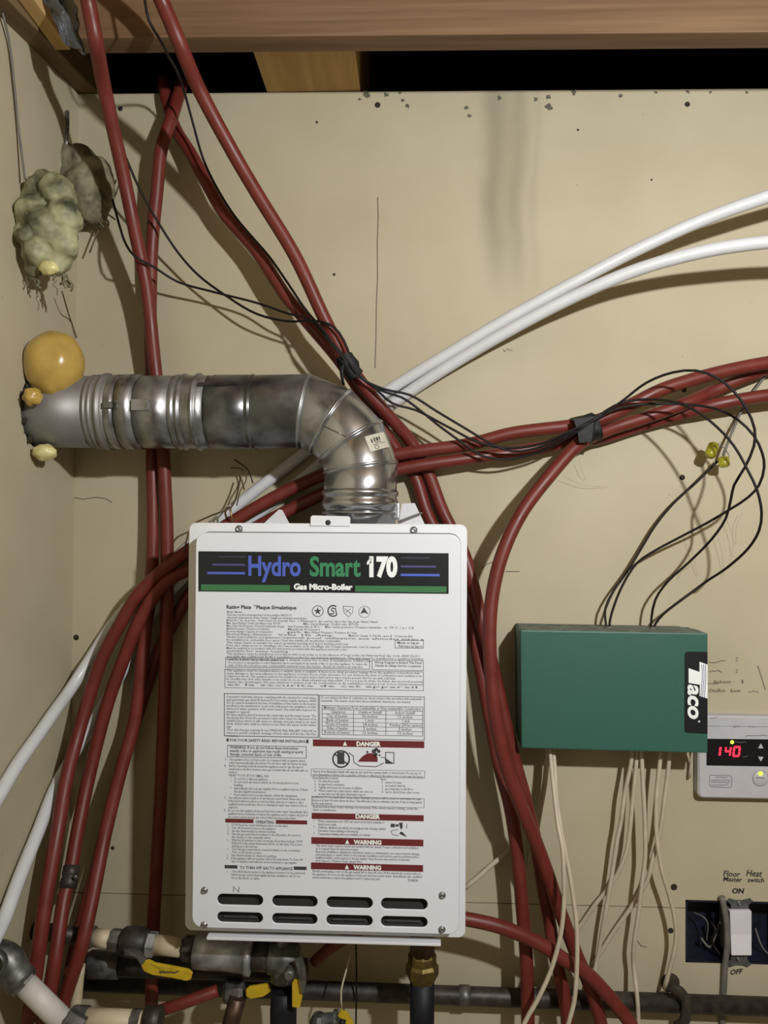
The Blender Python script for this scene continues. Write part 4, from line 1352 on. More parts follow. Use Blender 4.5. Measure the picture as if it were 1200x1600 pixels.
hose('white_tubing', [(1340, 268, .135), (1250, 292, .13), (1180, 314, .125), (1100, 343, .115), (1000, 388, .098), (900, 440, .08), (800, 494, .06), (700, 553, .038), (610, 608, .018), (540, 657, .0125), (470, 712, .0125), (400, 766, .0125), (340, 815, .0125), (280, 868, .0125),
                      (183, 967, .0125), (140, 1031, .02), (110, 1077, .05), (85, 1112, .105), (60, 1148, .155), (27, 1195, .216), (0, 1240, .262), (-25, 1282, .31), (-150, 1480, .5)], RW, M['pex_white'],
     'white tube, upper of the pair at right, ending higher at the left edge', 'tubing', WH, seg=14)
hose('white_tubing', [(1340, 372, .16), (1250, 374, .155), (1160, 383, .15), (1100, 393, .142), (1000, 420, .122), (900, 462, .098), (800, 514, .072), (700, 573, .044), (620, 626, .02), (560, 672, .0125), (480, 742, .0125), (400, 806, .0125), (300, 890, .0125), (240, 955, .0125),
                      (200, 1032, .014), (150, 1122, .018), (114, 1180, .032), (86, 1232, .092), (60, 1298, .15), (30, 1372, .21), (5, 1440, .262), (-6, 1462, .287), (-50, 1545, .36)], RW, M['pex_white'],
     'white tube, lower of the pair at right, ending lower at the left edge', 'tubing', WH, seg=14)

# clamp on one red tube, lower left
clp = thing('pipe_clamp', 'grey metal clamp around the red tube at lower left', 'clamp', P(110, 1370, .128))
pA, pB = P(112.5, 1352, .119), P(106, 1388, .136)
d_ = (pB - pA)
MB().lathe(pA, d_, [(0, .0118), (.0005, .0134), (d_.length * .42, .0134), (d_.length * .46, .0124), (d_.length * .54, .0124), (d_.length * .58, .0136), (d_.length, .0136), (d_.length + .0005, .0118)], 18).build('band', M['iron'], clp)
q = P(119, 1369, .142)
MB().lathe(q, (0, -1, 0), [(0, .003), (.004, .003), (.0045, .002)], 8).build('screw', M['screw'], clp)

# tape wraps
def sleeve(m, cpts, ry, rz, seg=18, wob=.0012, seed=0):
    vs = []
    for i, c in enumerate(cpts):
        a0, b0 = cpts[max(i - 1, 0)], cpts[min(i + 1, len(cpts) - 1)]
        t_ = (b0 - a0).normalized()
        u = Vector((0, -1, 0)); u = (u - t_ * u.dot(t_)).normalized(); v = t_.cross(u)
        for q in range(seg):
            a = 2 * math.pi * q / seg
            cx_, sx_ = math.cos(a), math.sin(a)
            e = 1 / max(abs(cx_) ** 2.6 + abs(sx_) ** 2.6, 1e-6) ** (1 / 2.6)
            w_ = 1 + wob / ry * mnoise.noise(Vector((i * .9 + seed, cx_ * 2, sx_ * 2))) * 6
            vs.append(c + u * cx_ * ry * e * w_ + v * sx_ * rz * e * w_)
    N_ = len(cpts)
    fs_ = [(i * seg + q, i * seg + (q + 1) % seg, (i + 1) * seg + (q + 1) % seg, (i + 1) * seg + q) for i in range(N_ - 1) for q in range(seg)]
    m.add(vs, fs_, True)
    return m


tp = thing('tape_wrap', 'black tape with a dangling tail binding wires to the diagonal red tubes', 'tape', P(547, 575, .08))
sleeve(MB(), [P(538, 558, .1), P(541, 563, .1), P(547, 573, .096), P(552, 581, .092), P(556, 587, .09)], .021, .0145, seed=1).build('wrap', M['tape'], tp)
tl = MB()
W_ = .0038
pts = spline([P(538, 566, .112), P(534, 572, .118), P(533.5, 584, .118), P(537, 602, .115)], .005)
L_, R_ = [], []
for i, p in enumerate(pts):
    L_.append(p + Vector((-W_ * (1 - .5 * i / len(pts)), .001, 0))); R_.append(p + Vector((W_ * (1 - .5 * i / len(pts)), -.001, 0)))
n2 = len(pts)
tl.add(L_ + R_, [(i, i + 1, n2 + i + 1, n2 + i) for i in range(n2 - 1)], True)
to = tl.build('loose_end', M['tape'], tp); q_ = to.modifiers.new('thick', 'SOLIDIFY'); q_.thickness = .0008
tp = thing('tape_wrap', 'dark grey tape sleeve binding the bundle of red tubes at right', 'tape', P(913, 672, .06))
sleeve(MB(), [P(894, 676, .062), P(898, 675, .062), P(906, 673, .062), P(916, 671, .062), P(926, 668.5, .062), P(931, 667, .062)], .0335, .0235, seed=4).build('wrap', M['tape'], tp)
fl_ = MB()
pp = [P(896, 655, .098), P(930, 650, .098), P(930, 676, .1), P(924, 690, .098), P(905, 692, .098), P(902, 672, .1)]
fl_.hexa(pp, [p + Vector((0, .0012, 0)) for p in pp])
fl_.build('loose_end', M['tape'], tp)

# ------------------------------------------------------------------ low-voltage wires
BW = 'black thermostat wires'
RWI = .0021
hose('wire', [(204, -120, .35), (222, -30, .315), (233, 33, .305), (249, 60, .28), (263, 87, .225), (283, 127, .13), (300, 187, .09), (317, 247, .078), (337, 290, .078), (367, 338, .08), (400, 377, .083), (420, 400, .083), (450, 443, .086), (477, 483, .1), (500, 510, .121), (520, 536, .122), (545, 565, .119),
              (560, 588, .11), (600, 608, .098), (640, 617, .085), (683, 643, .077), (733, 673, .08), (767, 693, .082), (800, 705, .078), (840, 700, .08), (880, 683, .095), (912, 664, .1), (930, 654, .1), (969, 629, .112), (1010, 598, .13), (1051, 582, .15),
              (1087, 579, .165), (1120, 590, .175), (1147, 612, .18), (1167, 640, .182), (1179, 670, .18), (1178, 697, .175), (1164, 730, .165), (1147, 758, .15), (1142, 780, .14), (1134, 810, .125), (1114, 840, .105), (1076, 879, .068), (1043, 909, .058), (1024, 937, .05),
              (1018, 965, .045), (1017, 985, .045)], RWI, M['wire_black'], 'black wire from the top beam making the highest loop above the green box', 'wire', BW, seg=8)
hose('wire', [(180, 210, .12), (197, 247, .115), (217, 293, .10), (247, 347, .075), (280, 397, .055), (310, 430, .05), (350, 460, .055), (400, 490, .065), (450, 502, .083), (490, 501, .112), (515, 507, .122), (530, 520, .122), (543, 545, .118), (552, 572, .113),
              (575, 598, .105), (600, 612, .094), (628, 621, .084), (655, 640, .076), (683, 663, .076), (717, 688, .078), (750, 711, .07), (790, 718, .066), (830, 710, .07), (870, 694, .085), (905, 672, .102), (935, 650, .102), (960, 634, .102), (985, 626, .103), (1018, 624, .115), (1057, 629, .135),
              (1087, 642, .15), (1120, 667, .165), (1147, 697, .178), (1169, 736, .188), (1183, 766, .19), (1190, 802, .185), (1186, 829, .175), (1169, 857, .15), (1136, 887, .115), (1103, 909, .062), (1065, 937, .055), (1037, 959, .048), (1024, 975, .045), (1020, 986, .045)],
     RWI, M['wire_black'], 'black wire from the left tubes making the widest loop above the green box', 'wire', BW, seg=8)
hose('wire', [(176, 312, .06), (186, 350, .08), (197, 382, .105), (210, 400, .112), (240, 417, .09), (277, 440, .065), (333, 456, .055), (400, 473, .06), (450, 490, .083), (485, 500, .1), (510, 528, .123), (535, 558, .122), (550, 578, .11), (585, 606, .1), (613, 630, .085), (650, 641, .075),
              (700, 667, .077), (750, 692, .082), (800, 700, .08), (850, 692, .09), (890, 674, .103), (925, 658, .103), (960, 640, .1), (1000, 632, .1), (1045, 631, .1), (1087, 633, .11), (1125, 641, .13), (1153, 656, .145), (1178, 681, .15), (1191, 708, .148), (1194, 730, .142), (1186, 758, .13), (1169, 777, .118),
              (1142, 795, .1), (1103, 818, .078), (1065, 838, .058), (1024, 860, .048), (996, 879, .042), (974, 912, .04), (960, 945, .04), (953, 970, .042), (952, 986, .045)],
     RWI, M['wire_black'], 'black wire crossing behind the other loops to the left entry of the green box', 'wire', BW, seg=8)
hose('wire', [(1128, 714, .03), (1110, 732, .028), (1092, 750, .026), (1051, 788, .022), (1024, 821, .02), (1002, 857, .02), (980, 893, .022), (957, 926, .028), (946, 950, .034), (946, 970, .04), (949, 986, .045)],
     RWI, M['wire_black'], 'black wire from the yellow connectors to the left entry of the green box', 'wire', BW, seg=8)
hose('wire', [(1130, 712, .03), (1138, 690, .03), (1150, 660, .02), (1168, 625, .012), (1197, 586, .012), (1225, 552, .012)], .0024, M['cable_grey'], 'grey wire rising from the yellow connectors behind the red tubes', 'wire', seg=8)
# gel connectors
for i, (x, y, dp, rx, rz, ang, lab) in enumerate(((1112, 704, .042, 8.5, 12.5, -25, 'larger translucent yellow wire connector near the black loops'), (1131, 722, .042, 8.5, 8, 0, 'smaller round yellow wire connector below the larger one'))):
    kx = mm_per_px(dp)
    cn = thing('wire_connector', lab, 'connector', P(x, y, dp), 'yellow wire connectors')
    ax = Vector((math.sin(math.radians(ang)), -.25, -math.cos(math.radians(ang)))).normalized()
    h = rz * kx
    MB().lathe(P(x, y, dp) - ax * h, ax, [(0, rx * kx * .7), (h * .3, rx * kx), (h * 1.6, rx * kx), (h * 1.9, rx * kx * .8), (h * 2, rx * kx * .2)], 16).build('cap', M['connector'], cn)
    MB().tube(spline([P(x, y, dp), P(x + 8, y - 10, dp - .005), P(1133, 700, .032), P(1140, 684, .03)], .005), .0008, 6).build('lead', M['cable_grey'], cn)
# cobweb threads
cw = MB()
rnd = random.Random(9)
for (x0, y0, x1, y1) in ((1140, 670, 1152, 640), (1146, 680, 1158, 655), (1105, 705, 1128, 690), (1120, 720, 1150, 660), (1075, 830, 1090, 900), (1085, 880, 1060, 905), (1120, 830, 1130, 900), (1135, 810, 1145, 870), (1160, 800, 1150, 850), (1110, 820, 1090, 800), (905, 720, 915, 750), (880, 745, 950, 760)):
    xm, ym = (x0 + x1) / 2 + rnd.uniform(-8, 8), (y0 + y1) / 2 + rnd.uniform(-6, 10)
    cw.tube(spline([P(x0, y0, .02), P(xm, ym, .015), P(x1, y1, .006)], .006), .00022, 4)
cw.build('cobweb', M['cobweb'], None, 'fine cobweb threads on the wall above the green box', 'cobweb', None, 'stuff')
# brown wires twisted round the tube at the boiler top left
bw = thing('brown_wire', 'loose brown wires twisted round the tube above the boiler top left corner', 'wire', P(355, 800, .05))
MB().tube(spline([P(287, 862, .07), P(300, 822, .07), P(320, 810, .072), P(345, 800, .074), P(358, 795, .074), P(366, 785, .06), P(372, 765, .04), P(376, 745, .03)], .006), .0016, 6).build('strand', M['wire_brown'], bw)
MB().tube(spline([P(355, 812, .06), P(352, 800, .07), P(358, 792, .072), P(362, 808, .075), P(368, 822, .065)], .005), .0018, 6).build('strand', M['brass'], bw)
MB().tube(spline([P(370, 790, .05), P(375, 768, .04), P(385, 748, .035), P(378, 733, .03), P(360, 731, .03)], .006), .0012, 6).build('strand', M['wire_brown'], bw)
MB().tube(spline([P(395, 755, .035), P(388, 735, .035), P(372, 722, .035), P(367, 718, .035)], .006), .0012, 6).build('strand', M['wire_black'], bw)
# wire bits on the right of the vent collar
hose('wire', [(622, 815, .12), (640, 808, .115), (660, 801, .11)], .0016, M['cable_grey'], 'thin grey wire tie between vent collar and red tubes', 'wire', seg=6)
hose('cable', [(725, 1388, .02), (745, 1372, .018), (770, 1350, .016), (795, 1330, .014)], .0042, M['cable_cream'], 'dusty cream cable behind the boiler right side', 'cable', 'cream zone cables', seg=10)

# ------------------------------------------------------------------ green zone control box
GD = .086
gx = thing('zone_control_box', 'green metal zone control box with a black vertical Taco badge', 'control box', P(960, 1172, .04))
cor = [(813, 984.5), (1106, 989.5), (1106, 1177), (815, 1169)]
fr = [P(x, y, GD) for x, y in cor]
def shrink(ps, f):
    c_ = sum(ps, Vector()) / 4
    return [c_ + (p - c_) * f for p in ps]
# base behind, cover in front
bs = [Vector((p.x, 0, p.z)) for p in shrink(fr, .985)]
bf = [Vector((p.x, -GD + .004, p.z)) for p in shrink(fr, .985)]
gb = MB(); gb.hexa(bf, bs); gb.build('base', M['taco_side'], gx)
cvb = [Vector((p.x, -.03, p.z)) for p in fr]
cv = MB(); cv.hexa(fr, cvb)
cvo = cv.build('cover', M['taco_green'], gx, bevel=.0022)
# dusty top sheet
tpz = MB()
a_, b2 = fr[0], fr[1]
e = .0007
tpz.hexa([Vector((a_.x + .004, -GD + .003, a_.z + e)), Vector((b2.x - .004, -GD + .003, b2.z + e)), Vector((b2.x - .02, -.003, b2.z + e)), Vector((a_.x + .004, -.003, a_.z + e))],
         [Vector((a_.x + .004, -GD + .003, a_.z - .001)), Vector((b2.x - .004, -GD + .003, b2.z - .001)), Vector((b2.x - .02, -.003, b2.z - .001)), Vector((a_.x + .004, -.003, a_.z - .001))])
tpz.build('top_panel', M['taco_green_dusty'], gx)
# badge
bd = GD + .0008
def rl(x0, y0, x1, y1, r=4.5):
    pts = []
    for cx_, cy_, a0 in ((x0 + r, y0 + r, 180), (x0 + r, y1 - r, 90)):
        rng = range(0, 91, 18)
        for a in rng:
            th = math.radians(a0 + a) if a0 == 180 else math.radians(180 - a)
            pts.append((cx_ + r * math.cos(th), cy_ + (r * math.sin(th) if a0 == 180 else r * math.sin(th))))
    return pts
pts = [(1105.6, 1018.7), (1074.5, 1018.2)] + [(1074.5 - 4.5 * math.sin(math.radians(a)), 1022.7 - 4.5 * math.cos(math.radians(a))) for a in (20, 45, 70, 90)] + \
      [(1069.6 + 4.5 - 4.5 * math.cos(math.radians(a)), 1140.5 + 4.5 * math.sin(math.radians(a))) for a in (0, 20, 45, 70, 90)] + [(1105.6, 1146.5)]
bg = MB(); fq = [P(x, y, bd) for x, y in pts]
bg.hexa(fq, [p + Vector((0, .0007, 0)) for p in fq])
badge = bg.build('badge', M['black_print'], gx, 'black badge with white Taco logo reading downward')
lg = MB(); ld = bd + .0003
lg.add([P(x, y, ld) for x, y in ((1093, 1034), (1105.6, 1038.5), (1105.6, 1091.5), (1093, 1087.5), (1093.5, 1070), (1076, 1067), (1076, 1044), (1093, 1050))], [(0, 1, 2, 3, 4, 7), (7, 4, 5, 6)])
put_text(lg, 'aco', 1069.5, 1123.5, 1075.5, 22.5, ld, offset=.03, shear=.18, res=4, vert=True)
disc_px(lg, 1092.3, 1127.3, 1.6, ld, 10, .8)
lg.build('logo', M['white_letter'], badge)
wv = MB()
for dx in (2.6, 5.4, 8.2):
    stroke(wv, [(1093.6 + dx + 1.1 * math.sin((y - 1035) / 12), y) for y in range(1038, 1092, 4)], .9, ld + .0002)
wv.build('logo_waves', M['violet_line'], badge)
# grey bushings for the cables on top
for (x, y) in ((951, 979), (1020, 981)):
    q = P(x, y, .045)
    MB().lathe((q.x, -.045, fr[0].z - .002), (0, 0, 1), [(0, .006), (.004, .006), (.0045, .004)], 12).build('cable_bushing', M['cable_grey'], gx)

# cream cables below the box
CC = 'cream zone cables'
RC = .0037
def cab(lst, label, r=RC):
    return hose('cable', lst, r, M['cable_cream'], label, 'cable', CC, seg=10)
cab([(857, 1150, .04), (855, 1180, .035), (851, 1225, .025), (845, 1262, .015), (838, 1300, .01), (828, 1350, .008)], 'dusty cream cable nearest the red tubes, hugging the wall', .0045)
cab([(858, 1150, .05), (861, 1190, .06), (866, 1240, .085), (872, 1290, .105), (879, 1325, .12), (881, 1367, .125), (881, 1413, .125), (876, 1460, .125), (860, 1518, .125), (841, 1560, .125), (815, 1612, .125)],
    'cream cable curving down left across the red tubes to the bottom edge')
cab([(862, 1150, .045), (866, 1190, .055), (870, 1250, .08), (876, 1292, .1), (888, 1355, .118), (894, 1390, .122), (901, 1448, .125), (901, 1518, .125), (897, 1565, .125), (886, 1612, .125)],
    'cream cable dropping straight across the red tubes to the bottom edge')
cab([(990, 1150, .045), (986, 1192, .045), (976, 1240, .04), (970, 1285, .036), (965, 1308, .034), (956, 1367, .03), (944, 1437, .028), (930, 1514, .024), (920, 1560, .045)],
    'leftmost of the cream cables from the middle of the green box')
cab([(996, 1150, .04), (994, 1192, .04), (988, 1255, .035), (981, 1320, .03), (972, 1350, .026), (953, 1385, .02), (930, 1413, .014), (907, 1446, .008), (890, 1470, .006)],
    'cream cable crossing behind its left neighbour towards the red tubes')
cab([(1002, 1150, .045), (1003, 1192, .045), (1006, 1250, .045), (1008, 1300, .045), (1008, 1340, .044), (1003, 1380, .042), (998, 1424, .04), (990, 1480, .036), (990, 1510, .03), (995, 1552, .0435), (998, 1612, .0435)],
    'cream cable hanging straight down in the middle of the group')
cab([(1034, 1150, .045), (1031, 1192, .045), (1026, 1240, .043), (1025, 1275, .042), (1026, 1306, .042), (1034, 1360, .042), (1046, 1400, .04), (1055, 1440, .038), (1056, 1470, .036), (1046, 1516, .03), (1038, 1545, .026)],
    'rightmost cream cable bowing right towards the switch')
cab([(1047, 1150, .04), (1045, 1192, .04), (1038, 1250, .036), (1030, 1305, .032), (1020, 1340, .03), (1012, 1374, .027), (990, 1412, .02), (960, 1454, .01), (942, 1482, .006), (925, 1510, .006)],
    'cream cable crossing from the right of the green box far to the lower left')
hose('wire', [(1078, 1172, .02), (1080, 1190, .012), (1077, 1215, .008)], .0025, M['cable_cream'], 'short cream wire between green box and remote control', 'wire', seg=8)

# ------------------------------------------------------------------ remote control with red digits
RD = .021
rem = thing('remote_control', 'grey wall remote control with red 140 display beside the green box', 'remote control', P(1160, 1249, .01))
rx0, rx1 = P(1091, 1185, RD).x, P(1232, 1185, RD).x
rz0, rz1 = P(1150, 1248.5, RD).z, P(1150, 1119, RD).z
plate(MB(), rrect(rx0, rx1, rz0, rz1, .009), -.0, -RD, .003).build('housing', M['remote'], rem)
wd = RD + .0006
w_ = MB(); q4 = [P(1104, 1154.3, wd), P(1228, 1155.6, wd), P(1228, 1198, wd), P(1104, 1196, wd)]
w_.hexa(q4, [p + Vector((0, .0007, 0)) for p in q4]); win = w_.build('display_window', M['remote_win'], rem)
dp_ = wd + .0003
def seg7(m, x, y, w, h, on, dep, sw=2.2, sh=-.12):
    """seven segments a..g; slanted"""
    def pt(u, v): return P(x + u + sh * (v), y + v, dep)
    S = {'a': ((0, 0), (w, 0)), 'b': ((w, 0), (w, h / 2)), 'c': ((w, h / 2), (w, h)), 'd': ((0, h), (w, h)), 'e': ((0, h / 2), (0, h)), 'f': ((0, 0), (0, h / 2)), 'g': ((0, h / 2), (w, h / 2))}
    for s in on:
        (u0, v0), (u1, v1) = S[s]
        if u0 == u1:
            g_ = .5
            m.add([pt(u0 - sw / 2, v0 + g_), pt(u0 + sw / 2, v0 + g_), pt(u0 + sw / 2, v1 - g_), pt(u0 - sw / 2, v1 - g_)], [(0, 1, 2, 3)])
        else:
            m.add([pt(u0 - .6, v0 - sw / 2), pt(u1 + .6, v0 - sw / 2), pt(u1 + .6, v0 + sw / 2), pt(u0 - .6, v0 + sw / 2)], [(0, 1, 2, 3)])
d7 = MB()
seg7(d7, 1118, 1167, 8, 14, 'bc', dp_, 3.4)
seg7(d7, 1134.5, 1167, 7.5, 14, 'fgbc', dp_, 2.9)
seg7(d7, 1147.5, 1167.3, 8.5, 14, 'abcdef', dp_, 3.2)
d7.build('digits', M['digit'], win, 'glowing red digits 140')
ld_ = MB(); disc_px(ld_, 1144, 1159.6, 3.0, dp_, 14); ld_.build('indicator', M['led'], win)
tr = MB()
tr.add([P(1184.5, 1169, dp_), P(1193, 1169.4, dp_), P(1188.8, 1161.5, dp_)], [(0, 1, 2)])
tr.add([P(1184.5, 1182.3, dp_), P(1193, 1182.6, dp_), P(1188.8, 1190, dp_)], [(0, 1, 2)])
tr.build('arrow_buttons', M['remote'], win)
sc_ = MB(); rnd = random.Random(2)
scribble(sc_, 1149, 1167, 1159.6, 1, .8, dp_, rnd); scribble(sc_, 1160, 1170, 1182, 1, .7, dp_, rnd)
sc_.build('window_print', M['ink'], win)
pr = MB()
scribble(pr, 1164, 1200, 1149.6, 1.2, .9, RD + .0004, rnd)
frame = [(1110, 1211), (1141, 1212), (1144, 1216), (1143, 1229), (1140, 1230.5), (1111, 1229.5), (1108.5, 1226), (1109, 1213), (1110, 1211)]
stroke(pr, frame, .8, RD + .0004)
for (x0, x1, y) in ((1118, 1137, 1214.5), (1111, 1142, 1219), (1111, 1141, 1222.5), (1111, 1140, 1226.5)):
    scribble(pr, x0, x1, y, 1.1, .9, RD + .0004, rnd)
scribble(pr, 1146, 1158, 1134.8, 2, 1.0, RD + .0004, rnd)
scribble(pr, 1170, 1181, 1135.2, 1.6, .9, RD + .0004, rnd)
stroke(pr, [(1106, 1134.5), (1230, 1136)], .5, RD + .0004)
scribble(pr, 1110, 1122, 1121.8, 1.2, .8, RD + .0004, rnd)
pr.build('small_print', M['ink'], rem, None, None, None, 'stuff')
bt = MB(); q = P(1188.3, 1216.5, RD)
kx = mm_per_px(RD)
bt.lathe(q + Vector((0, .001, 0)), (0, -1, 0), [(0, 12 * kx), (.0012, 12 * kx), (.0022, 11 * kx), (.0024, .0001)], 28, cap=False)
bto = bt.build('power_button', M['remote'], rem)
br = MB(); disc_px(br, 1188.3, 1216.5, 12.4, RD + .0007, 28, 11.2); scribble(br, 1181.5, 1195.5, 1215.5, .9, 1.3, RD + .0018, rnd)
br.build('button_print', M['ink'], bto)
ld_ = MB(); disc_px(ld_, 1188.3, 1208.6, 3.6, RD + .002, 14); ld_.build('indicator', M['led'], bto)

# ------------------------------------------------------------------ switch box
sb = thing('switch_box', 'open blue electrical box with a white rocker switch set in the wall', 'switch', P(1145, 1505, 0))
bx = MB()
D_ = .055
x0, x1, z0, z1 = SBX0 + .0005, SBX1 - .0005, SBZ0 + .0005, SBZ1 - .0005
t_ = .0025
bx.box(x0, x1, D_ - t_, D_, z0, z1)
bx.box(x0, x0 + t_, -.0012, D_, z0, z1); bx.box(x1 - t_, x1, -.0012, D_, z0, z1)
bx.box(x0, x1, -.0012, D_, z0, z0 + t_); bx.box(x0, x1, -.0012, D_, z1 - t_, z1)
bx.build('box', M['box_blue'], sb)
yk = MB()
yo = [(1136, 1408), (1140, 1404), (1150, 1407), (1160, 1407), (1172, 1404), (1177, 1408), (1170, 1414), (1168, 1500), (1174, 1507), (1168, 1511), (1160, 1508), (1150, 1508), (1140, 1511), (1136, 1507), (1142, 1500), (1142, 1414)]
fq = [P(x, y, .003) for x, y in yo]
yk.hexa(fq, [p + Vector((0, .002, 0)) for p in fq]); yk.build('yoke', M['yoke'], sb)
# switch body below the yoke
MB().box(P(1136, 1456, 0).x, P(1170, 1456, 0).x, .0, .035, P(1150, 1493, 0).z, P(1150, 1420, 0).z).build('switch_body', M['cable_grey'], sb, bevel=.002)
rk = MB()
ro = [P(x, y, .012) for x, y in ((1140.5, 1424), (1174.5, 1424), (1174.5, 1493), (1143, 1493))]
mid_l, mid_r = P(1141.6, 1460, .0085), P(1174.5, 1460, .0085)
bkq = [Vector((p.x, -.003, p.z)) for p in ro]
vs = [ro[0], ro[1], mid_r, ro[2], ro[3], mid_l] + [bkq[0], bkq[1], Vector((mid_r.x, -.003, mid_r.z)), bkq[2], bkq[3], Vector((mid_l.x, -.003, mid_l.z))]
rk.add(vs, [(0, 1, 2, 5), (5, 2, 3, 4), (0, 6, 7, 1), (1, 7, 8, 2), (2, 8, 9, 3), (3, 9, 10, 4), (4, 10, 11, 5), (5, 11, 6, 0), (6, 11, 8, 7), (11, 10, 9, 8)])
rko = rk.build('rocker', M['rocker'], sb, bevel=.001)
screw(1154.5, 1410.5, .004, .0028, sb); screw(1153, 1497.5, .004, .0026, sb)
wi = MB()
for pts, r_ in (([(1082, 1425, -.03), (1098, 1432, -.015), (1105, 1440, -.01), (1104, 1470, -.02)], .0011), ([(1110, 1440, -.02), (1118, 1452, -.01), (1112, 1470, -.015), (1120, 1485, -.01), (1134, 1500, -.005)], .0026),
                ([(1095, 1465, -.03), (1108, 1480, -.02), (1118, 1460, -.02), (1125, 1440, -.03)], .002), ([(1180, 1450, -.03), (1190, 1478, -.02), (1204, 1495, -.02)], .0016)):
    wi = MB(); wi.tube(spline([P(*a) for a in pts], .005), r_, 8)
    wi.build('wire', M['cable_grey'] if r_ != .0026 else M['wire_black'], sb)
hose('cable', [(1128, 1401, .0075), (1130, 1412, .0075), (1135, 1440, .009), (1136, 1480, .009), (1133, 1505, .0075), (1131, 1540, .0055), (1128, 1612, .0055)], .0053, M['cable_grey'],
     'grey cable running down past the white rocker switch', 'cable', seg=10)

# ------------------------------------------------------------------ iron pipe along the bottom
ip = thing('iron_pipe', 'long dark iron pipe running level along the bottom of the wall', 'pipe', P(700, 1552, .023))
IR = .0152
pa, pb = P(128, 1534.5, .026), P(1230, 1574, .026)
dvec = pb - pa
def ipx(px): return pa + dvec * ((P(px, 1550, .026).x - pa.x) / dvec.x)
MB().tube([pa, ipx(400), ipx(720), pb], IR, 20).build('pipe_run', M['iron'], ip)
for (c0_, c1_) in ((717, 735),):
    MB().lathe(ipx(c0_), dvec, [(0, IR), (.0008, IR * 1.12), ((ipx(c1_) - ipx(c0_)).length - .0008, IR * 1.12), ((ipx(c1_) - ipx(c0_)).length, IR)], 20).build('coupling', M['pewter'], ip)
st_ = thing('pipe_hanger', 'rusty dark hook hanger holding the iron pipe below the switch', 'hanger', P(1055, 1560, .02))
hk = MB()
cst = ipx(1053)
pts = [cst + Vector((-.008, -.014, .03)), cst + Vector((.0, -.018, .034)), cst + Vector((.012, -.021, .02)), cst + Vector((.013, -.023, 0)), cst + Vector((.008, -.021, -.02)), cst + Vector((.0, -.015, -.03))]
hk.tube(spline(pts, .004), .0085, 12); hk.build('hook', M['grime'], st_)
MB().lathe(P(1047, 1535, 0) + Vector((0, .001, 0)), (0, -1, 0), [(0, .017), (.003, .016), (.006, .011), (.007, .001)], 14).build('flange', M['grime'], st_)

# ------------------------------------------------------------------ valves and fittings, lower left
def axial(parent, name, p0, p1, prof, m, seg=20, smooth=True):
    """prof (fraction along, radius px at depth .13)"""
    d_ = p1 - p0
    kx_ = mm_per_px(.13)
    return MB().lathe(p0, d_, [(f * d_.length, r * kx_) for f, r in prof], seg, smooth=smooth).build(name, M[m], parent)


gv = thing('valve_assembly', 'row of grey and cream pipe fittings with a yellow lever valve at lower left', 'valve', P(260, 1500, .13))
VD = .13
axp = lambda px: P(px, 1464 + (px - 140) * .115 if px < 300 else 1482.4 + (px - 300) * .10, VD)
axial(gv, 'end_fitting', axp(22), axp(52), [(0, 12), (.1, 19), (.8, 19), (1, 13)], 'pewter')
axial(gv, 'pipe', axp(50), axp(134), [(0, 13), (1, 13)], 'iron')
axial(gv, 'nut', axp(131), axp(148), [(0, 14), (.08, 17), (.92, 17), (1, 14)], 'pewter', 6, False)
axial(gv, 'pipe', axp(147), axp(174), [(0, 13.5), (1, 13.5)], 'cream_pipe')
axial(gv, 'nut', axp(172), axp(190), [(0, 14), (.08, 17), (.92, 17), (1, 14)], 'pewter', 6, False)
vb = axial(gv, 'valve_body', axp(188), axp(232), [(0, 16), (.12, 21), (.5, 23), (.88, 21), (1, 16)], 'iron')
axial(gv, 'nut', axp(230), axp(244), [(0, 16), (.1, 19), (.9, 19), (1, 15)], 'silver', 6, False)
axial(gv, 'pipe', axp(243), axp(286), [(0, 15), (1, 14)], 'cream_pipe')
axial(gv, 'nut', axp(284), axp(306), [(0, 15), (.2, 19), (.8, 20), (1, 18)], 'iron', 6, False)
axial(gv, 'coupling', axp(304), axp(396), [(0, 20), (.03, 27), (.25, 27.5), (.5, 26), (.88, 27), (.89, 30), (.98, 30), (1, 22)], 'silver', 28)
axial(gv, 'pipe', axp(395), axp(424), [(0, 22), (1, 22)], 'iron')
te = axial(gv, 'tee', axp(420), axp(466), [(0, 22), (.05, 25), (.95, 25), (1, 20)], 'pewter')
tz = axp(443)
MB().lathe(tz, (0, 0, -1), [(0, .021), (.034, .021), (.036, .017)], 20).build('tee_branch', M['pewter'], gv)
MB().lathe(tz, (0, 0, 1), [(0, .013), (.045, .013)], 16).build('riser', M['pewter'], gv)
# yellow lever
lv = MB()
pz = [P(194, 1488, .165), P(206, 1488, .168), P(216, 1492, .170), P(224, 1503, .172), P(230, 1509, .174)]
def strap(m, pts, hw, th):
    n_ = len(pts)
    A_, B_ = [], []
    for i in range(n_):
        t__ = (pts[min(i + 1, n_ - 1)] - pts[max(i - 1, 0)]).normalized()
        s_ = t__.cross(Vector((0, 1, 0))).normalized()
        A_ += [pts[i] + s_ * hw[i]]; B_ += [pts[i] - s_ * hw[i]]
    front = A_ + B_[::-1]
    m.hexa(front, [p + Vector((0, th, 0)) for p in front])
k3 = mm_per_px(.17)
strap(lv, pz, [5 * k3, 6 * k3, 6 * k3, 6.5 * k3, 7 * k3], .003)
lever = lv.build('lever', M['pewter'], gv)
hv = MB()
strap(hv, [P(224, 1505, .174), P(229, 1510, .175), P(240, 1515, .176), P(270, 1520, .177), P(292, 1524.5, .178), P(299, 1526.5, .178)], [6 * k3, 9 * k3, 9 * k3, 8.5 * k3, 8.5 * k3, 5 * k3], .006)
